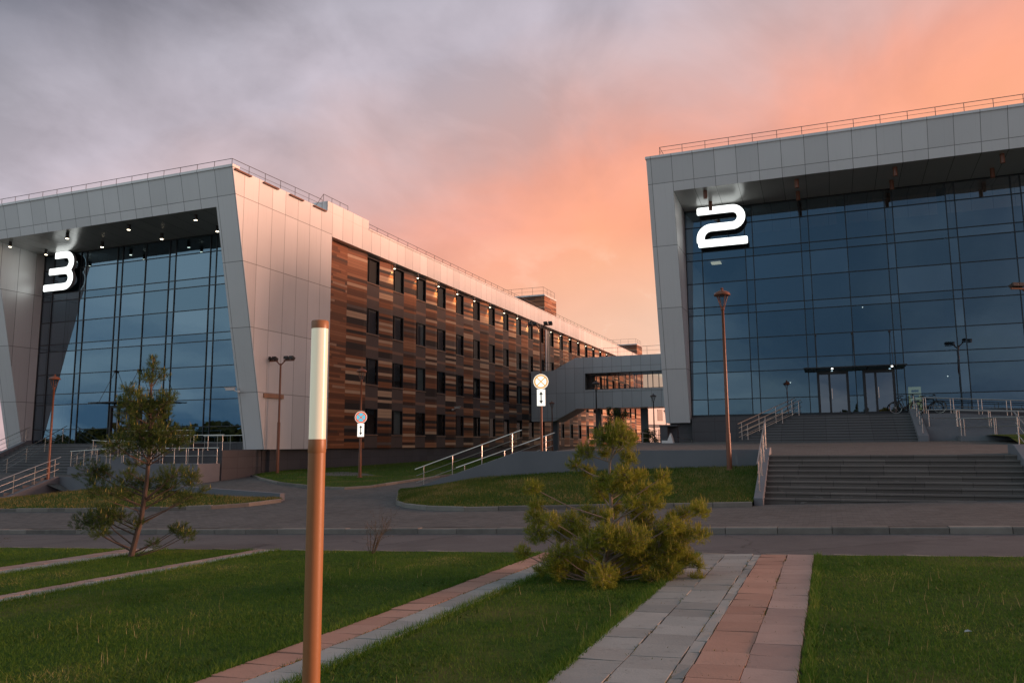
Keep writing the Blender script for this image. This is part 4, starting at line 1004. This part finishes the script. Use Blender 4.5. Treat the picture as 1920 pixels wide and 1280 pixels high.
def road_sign(label, loc, rz, zs, D, ring, fieldm, rim, plw, plh, post, pr_):
    t = thing('road_sign', label, 'road sign', loc, rz, 'round signs with arrow plates')
    b = MB(); b.tube((0, .06, 0), (0, .06, zs+D*.35), pr_, n=10); b.build('post', post, t, smooth=True)
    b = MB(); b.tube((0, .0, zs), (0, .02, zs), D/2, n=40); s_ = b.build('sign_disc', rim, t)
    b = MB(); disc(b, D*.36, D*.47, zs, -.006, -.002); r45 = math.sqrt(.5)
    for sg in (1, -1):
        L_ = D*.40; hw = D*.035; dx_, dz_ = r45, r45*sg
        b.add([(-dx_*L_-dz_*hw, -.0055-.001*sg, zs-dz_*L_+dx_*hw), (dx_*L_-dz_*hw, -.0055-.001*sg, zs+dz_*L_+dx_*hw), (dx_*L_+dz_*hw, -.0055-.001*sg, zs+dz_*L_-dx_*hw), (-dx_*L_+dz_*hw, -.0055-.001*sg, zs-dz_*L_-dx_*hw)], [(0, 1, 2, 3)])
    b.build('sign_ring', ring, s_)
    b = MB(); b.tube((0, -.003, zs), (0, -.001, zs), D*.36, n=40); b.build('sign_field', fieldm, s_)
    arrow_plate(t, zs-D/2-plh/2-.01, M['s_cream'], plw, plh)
    return t
hd = R(19)
road_sign('round no stopping sign given a painted near-white flash glow above an up-down arrow plate beside the footbridge', (-10.48, 29.5, 1.4), hd, 2.80, .60, M['s_orange'], M['s_cream'], M['s_cream'], .33, .66, M['rust'], .05)
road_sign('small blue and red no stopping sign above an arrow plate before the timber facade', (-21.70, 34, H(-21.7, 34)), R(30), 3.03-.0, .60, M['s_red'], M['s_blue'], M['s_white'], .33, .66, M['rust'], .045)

def cctv(label, loc, rz):
    t = thing('security_camera', label, 'camera', loc, rz, 'white security cameras')
    b = MB(); b.box(-.08, .08, -.5, 0, -.07, .07); b.prism([(-.56, .06), (.04, .06), (.04, .1), (-.6, .1)], 'x', -.1, .1); b.build('housing', M['white'], t, bevel=.02)
    b = MB(); b.tube((0, -.1, -.05), (0, .2, -.15), .03); b.tube((0, .2, -.15), (0, .3, -.15), .07); b.build('bracket', M['white'], t)
    b = MB(); b.tube((0, -.505, 0), (0, -.5, 0), .05, n=10); b.build('lens', M['black'], t)
cctv('white security camera on the front edge of the left portal leg', (-30.35, 34.7, 4.9), R(-75)); cctv('white security camera high on the timber facade', (-28.95, 59.8, 4.9), R(80))

# bicycles on the terrace
def bicycle(label, loc, rz, m):
    t = thing('bicycle', label, 'bicycle', loc, rz, 'bicycles parked at the entrance')
    for x in (-.52, .52):
        b = MB(); b.torus((x, 0, .34), .325, .022, (0, 1, 0), 26, 6); wh = b.build('wheel', M['black'], t)
        b = MB(); b.torus((x, 0, .34), .30, .008, (0, 1, 0), 26, 5); b.tube((x, -.04, .34), (x, .04, .34), .025)
        for k in range(12): a = k*math.pi/6; b.tube((x, 0, .34), (x+.3*math.cos(a), 0, .34+.3*math.sin(a)), .002, n=3)
        b.build('rim', M['steel'], wh)
    b = MB(); F_ = .52; hub = (-F_, 0, .34); bb = (-.08, 0, .30); seat = (-.22, 0, .80); hd_ = (.36, 0, .84); hd2 = (.39, 0, .72)
    for p, q_ in ((hub, bb), (bb, seat), (seat, hub), (seat, hd_), (bb, hd2), (hd_, hd2)): b.tube(p, q_, .018)
    b.tube(hd2, (F_, 0, .34), .016); b.tube(bb, (-.08, -.06, .30), .09, n=12)
    b.build('frame', m, t)
    b = MB(); b.tube(hd_, (.33, 0, .98), .014); b.tube((.33, -.29, 1.0), (.33, .29, 1.0), .014); b.tube((.33, -.3, 1.0), (.25, -.33, 1.0), .018); b.tube((.33, .3, 1.0), (.25, .33, 1.0), .018); b.build('handlebar', M['blackmetal'], t)
    b = MB(); b.tube(seat, (-.25, 0, .93), .013); b.prism([(-.38, .07), (-.38, -.07), (-.26, -.05), (-.1, -.02), (-.1, .02), (-.26, .05)], 'z', .93, .97); b.build('saddle', M['black'], t)
    b = MB(); b.path([(-.08, -.08, .30), (.05, -.08, .22)], .01); b.box(.0, .1, -.16, -.08, .20, .22); b.path([(-.08, .08, .30), (-.2, .08, .38)], .01); b.box(-.26, -.16, .08, .16, .37, .39); b.build('pedal', M['blackmetal'], t)
    return t
bicycle('dark bicycle leaning before the door at the top of the entrance steps', (4.05, 46.75, 3.2), R(4), M['blackmetal'])
bicycle('second dark bicycle parked behind the ramp railing', (5.15, 47.15, 3.2), R(-12), M['black'])

# litter on the grass
b = MB(); b.add([(0,0,.02),(.32,.04,.05),(.36,.2,.03),(.04,.22,.06),(.18,.1,.09)], [(0,1,4),(1,2,4),(2,3,4),(3,0,4)]); o = b.build('litter', M['paper']); o.location = (-8.3, 23.6, H(-8.3, 23.6)+.34); tag(o, 'crumpled pale bag on the grass bed before the retaining wall', 'litter')
b = MB(); b.add([(0,0,.0),(.06,.01,.01),(.065,.035,.0),(.01,.03,.01),(.03,.015,.02)], [(0,1,4),(1,2,4),(2,3,4),(3,0,4)]); o = b.build('litter', M['paper']); o.location = (1.0, 7.9, G(1, 7.9)+.05); tag(o, 'small pale scrap on the right foreground lawn', 'litter')

# ------------------------------------------------------------------ vegetation
def rvec(rs): 
    while True:
        v = Vector((rs.uniform(-1, 1), rs.uniform(-1, 1), rs.uniform(-1, 1)))
        if .01 < v.length < 1: return v.normalized()
def needles(V, F, p, d, L, n, nl, wd, rs):
    """one shoot: a twig of length L along d, bristling with n needles"""
    a = d.orthogonal().normalized(); c = d.cross(a)
    for i in range(n):
        t = i/n; ph = rs.uniform(0, 2*math.pi); s = p+d*(L*t)
        out = (a*math.cos(ph)+c*math.sin(ph))*rs.uniform(.55, .95)+d*rs.uniform(.5, 1.0)
        out.normalize(); side = out.cross(rvec(rs)).normalized()*wd; k = len(V); l = nl*rs.uniform(.7, 1.15)*(1-.35*t)
        V += [s-side, s+side, s+out*l]; F.append((k, k+1, k+2))
def candle(V, F, p, h, w2, rs):
    a = rs.uniform(0, 3.14); dx_, dy_ = math.cos(a)*w2, math.sin(a)*w2; tip = p+Vector((rs.uniform(-.2, .2)*h, rs.uniform(-.2, .2)*h, h))
    for (u_, v_) in ((dx_, dy_), (-dy_, dx_)):
        k = len(V); V += [p-Vector((u_, v_, 0)), p+Vector((u_, v_, 0)), tip]; F.append((k, k+1, k+2))
def pine(label, base, sc, origin, clumps, trunk, depth, m, bark, seed, shoots, nl, wd, rt_, fill=1.0, extra_up=.45, spread=1.0, cand=.0):
    """clumps: (u,v,r) on an elevation drawing; sc converts drawing units to metres; lateral along the viewer's right, height up"""
    rs = random.Random(seed)
    t = thing('pine_tree', label, 'tree', base)
    right = Vector((rt.x, rt.y, 0)).normalized(); deep = Vector((fw.x, fw.y, 0)).normalized()
    def loc(u, v, dd): return right*((u-origin[0])/sc)+Vector((0, 0, (origin[1]-v)/sc))+deep*dd
    tp = [loc(u, v, 0) for u, v in trunk]
    b = MB(); n = len(tp)
    for i in range(n-1): b.tube(tp[i], tp[i+1], rt_*(1-i/n)**.8+.004, rt_*(1-(i+1)/n)**.8+.004, n=8)
    b.build('trunk', bark, t, smooth=True)
    V, F = [], []; CV, CF = [], []; lb = MB()
    for (u, v, r) in clumps:
        rr = r/sc*spread
        off = abs(u-origin[0])/sc
        hf = cl((v-clumps[0][1])/max(1, origin[1]-clumps[0][1])*2.2, .02, 1); dd = rs.uniform(-1, 1)*depth*hf*max(.15, min(1, 1.1-off/(depth*2.2)))
        c = loc(u, v, dd)
        # limb from trunk to clump
        zt = c.z-min(.6, off*.35+abs(dd)*.3)-rr*.5
        best = min(range(len(tp)-1), key=lambda i: abs((tp[i].z+tp[i+1].z)/2-zt)); q_ = tp[best].lerp(tp[best+1], cl((zt-tp[best].z)/max(.01, tp[best+1].z-tp[best].z), 0, 1))
        mid = q_.lerp(c, .55)+Vector((0, 0, -.04*(c-q_).length))
        lb.tube(q_, mid, .006+.011*rr/.3, .006+.006*rr/.3, n=5); lb.tube(mid, c, .006+.006*rr/.3, .005, n=5)
        ns = int(shoots*(rr/.16)**1.9)+4
        for _ in range(ns):
            o = rvec(rs)*rr*(rs.random()**.45); o.z *= .78; p = c+o
            d = (o.normalized()*.8+Vector((0, 0, extra_up))+rvec(rs)*.45).normalized()
            L = rs.uniform(.6, 1.1)*nl*1.5
            needles(V, F, p-d*L*.5, d, L, 26, nl, wd, rs)
            if o.z > -.2*rr and rs.random() < cand: candle(CV, CF, p+d*L*.4, nl*rs.uniform(.7, 1.3), nl*.09, rs)
            if rs.random() < .35: lb.tube(c.lerp(p, .2), p, .0035, .002, n=3, caps=False)
    lb.build('branches', bark, t)
    n0 = len(V); nf = len(F); V += CV; F += [tuple(i+n0 for i in f) for f in CF]
    me = bpy.data.meshes.new('crown'); me.from_pydata(V, [], F); me.materials.append(m); me.materials.append(M['candle']); me.polygons.foreach_set('material_index', [0]*nf+[1]*(len(F)-nf)); o = bpy.data.objects.new('crown', me); COL.objects.link(o); o.parent = t
    return t
clB = [(760,150,70),(660,220,90),(780,230,100),(840,230,50),(530,310,70),(470,400,50),(560,450,50),(680,320,50),(820,350,70),(760,460,80),(860,470,60),(930,470,40),(1050,480,55),(640,580,90),(700,540,60),(960,580,80),(1020,560,60),(170,540,60),(200,660,55),(200,760,80),(210,860,90),(280,740,60),(420,760,70),(350,860,60),(560,740,70),(500,800,60),(640,700,35),(720,780,90),(880,720,80),(950,650,80),(650,850,100),(800,860,120),(950,800,100),(1080,790,80),(1130,740,30),(1220,740,70),(1280,700,70),(1310,680,50),(1260,850,80),(1180,880,80),(340,960,80),(100,970,60),(450,1030,80),(580,980,100),(700,980,100),(850,980,120),(1000,960,110),(1100,950,90),(1200,1020,80),(1270,1050,50),(1240,1130,40),(1130,1190,35),(220,1100,45),(330,1080,60),(600,1080,100),(760,1080,110),(900,1080,100),(1050,1080,90),(480,1110,80),(400,1100,90),(700,1130,90),(850,1140,80),(950,1130,80),(300,1030,80),(500,920,80),(420,900,70),(760,700,60),(620,820,80),(1050,870,90),(1130,840,80),(900,900,100),(540,1130,70),(820,640,55),(650,500,50),(790,560,55),(560,880,80),(460,840,60),(1150,780,60)]
# scale: 3.555 drawing units per photo pixel, 141 photo pixels per metre there
pine('bushy yellow-green pine leaning over the slab path edge', (-2.93, 10.4, G(-2.93, 10.4)), 3.555*141, (600, 1165), clB, [(600,1175),(640,1060),(690,900),(705,760),(700,620),(690,480),(700,380),(740,240),(765,110)], .75, M['needle_y'], M['barkp'], 5, 105, .064, .0018, .03, spread=1.08, cand=.35)
clL = [(470,75,18),(470,100,24),(468,130,28),(430,170,35),(500,180,45),(460,200,40),(370,260,40),(390,300,50),(300,320,35),(340,350,60),(420,340,80),(500,340,70),(560,300,50),(580,340,45),(520,390,70),(390,400,60),(300,390,30),(450,420,50),(260,560,60),(340,530,80),(430,500,80),(500,540,90),(590,530,80),(680,540,60),(360,590,70),(460,600,50),(560,590,60),(640,590,40),(130,735,75),(190,740,50),(200,820,55),(240,850,30),(380,690,40),(420,740,30),(320,790,60),(400,800,70),(350,850,60),(300,880,40),(480,820,50),(560,790,50),(640,760,70),(690,760,50),(700,800,40),(560,850,50),(640,900,50),(720,880,50),(780,850,30),(90,1030,60),(160,1000,70),(220,990,70),(290,980,60),(350,990,50),(180,1060,60),(290,1070,35),(440,1030,40),(600,1080,35),(650,1070,40),(690,1110,45),(730,1080,25),(570,1130,30)]
pine('slender young pine with tiered branches leaning slightly right on the left lawn', (-12.93, 12.02, G(-12.93, 12.0)), 3.048*95, (395, 1225), clL, [(395,1235),(420,1120),(445,1010),(465,800),(472,620),(465,420),(462,260),(470,70)], .7, M['needle_d'], M['bark'], 8, 27, .080, .0025, .055, spread=1.3, extra_up=.7, cand=.12)

def twiggy(label, base, h, seed, leafm=None, nleaf=0, spread=.5, n0=12, name='bare_shrub'):
    rs = random.Random(seed); t = thing(name, label, 'shrub', base); b = MB(); lv = MB()
    def grow(p, d, L, r, lvl):
        for s in range(3):
            q_ = p+d*(L/3); b.tube(p, q_, r, r*.8, n=4, caps=False); p = q_; r *= .8; d = (d+rvec(rs)*.22+Vector((0, 0, .06))).normalized()
            if leafm and lvl >= 1 or (leafm and s > 0):
                for _ in range(nleaf):
                    c = p+rvec(rs)*L*.1; a = rvec(rs)*.012*h*1.5; e = rvec(rs)*.01*h*1.5; lv.add([c-a, c-e*.6, c+a, c+e*.6], [(0, 1, 2, 3)])
            if lvl < 2 and rs.random() < .8: grow(p, (d+rvec(rs)*.8).normalized(), L*.5, r*.7, lvl+1)
    for _ in range(n0):
        a = rs.uniform(0, 6.28); d = Vector((math.cos(a)*spread, math.sin(a)*spread, 1)).normalized(); grow(Vector((math.cos(a)*.05, math.sin(a)*.05, 0)), d, h*rs.uniform(.6, 1.05), .006*h/.7, 0)
    b.build('stems', M['twig'], t)
    if leafm: lv.build('leaves', leafm, t)
    return t
twiggy('small bare twiggy shrub at the far edge of the lawn', (-7.95, 12.9, G(-8, 12.9)), .72, 4, M['twig'], 1, .55, 12)
twiggy('low faint shrub at the left frame edge beside a slab path', (-14.6, 9.9, G(-14.6, 9.9)), .55, 14, M['leaf'], 3, .9, 14, 'leafy_shrub')

def leafy_tree(label, base, h, cr, seed, m):
    rs = random.Random(seed); t = thing('small_tree', label, 'tree', base)
    b = MB(); b.tube((0, 0, 0), (0, 0, h*.8), .05*h/3, .015, n=6)
    V, F = [], []
    for _ in range(22):
        c = Vector((rs.gauss(0, cr*.35), rs.gauss(0, cr*.35), h*rs.uniform(.35, .95))); b.tube((0, 0, c.z*.75), c, .015, .006, n=4)
        for _ in range(110):
            p = c+rvec(rs)*cr*.42*rs.random()**.5; a = rvec(rs)*.05; e = rvec(rs)*.045; k = len(V); V += [p-a, p-e, p+a, p+e]; F.append((k, k+1, k+2, k+3))
    b.build('trunk', M['bark'], t); me = bpy.data.meshes.new('crown'); me.from_pydata(V, [], F); me.materials.append(m); o = bpy.data.objects.new('crown', me); COL.objects.link(o); o.parent = t
    return t
leafy_tree('dark small tree under the footbridge nearest the pink opening', (-18.6, 76, .9), 4.3, 1.1, 31, M['leaf'])
leafy_tree('dark slim tree under the footbridge further left', (-20.4, 78, .9), 4.6, .9, 32, M['leaf'])
leafy_tree('low dark bush beside the thin lamp below the footbridge', (-15.6, 74, .9), 2.2, .9, 33, M['leaf'])
# lamps and woods behind the viewer, seen only mirrored in the glass
street_lamp('dark lantern lamp mirrored in the left glass front', (-20.5, -8, -.5), 5.6, M['darkpost'])
street_lamp('dark lantern lamp mirrored in the right glass front beside the doors', (-7, -22, -.2), 5.6, M['darkpost'])
rs = random.Random(77); V, F = [], []
for i in range(700):
    x = rs.uniform(-330, 260); y = -150+rs.uniform(-15, 15); hh = rs.uniform(4, 9)+3*math.sin(x*.05)+2*math.sin(x*.13)
    for _ in range(26):
        c = Vector((x+rs.gauss(0, 3), y+rs.gauss(0, 2.5), rs.uniform(0, max(2, hh)))); a = rvec(rs)*1.5; e = rvec(rs)*1.4; k = len(V); V += [c-a, c-e, c+a, c+e]; F.append((k, k+1, k+2, k+3))
me = bpy.data.meshes.new('far_wood'); me.from_pydata(V, [], F); me.materials.append(M['leaf']); o = bpy.data.objects.new('far_wood', me); COL.objects.link(o); tag(o, 'distant dark line of trees mirrored in the glass fronts', 'wood', kind='stuff')
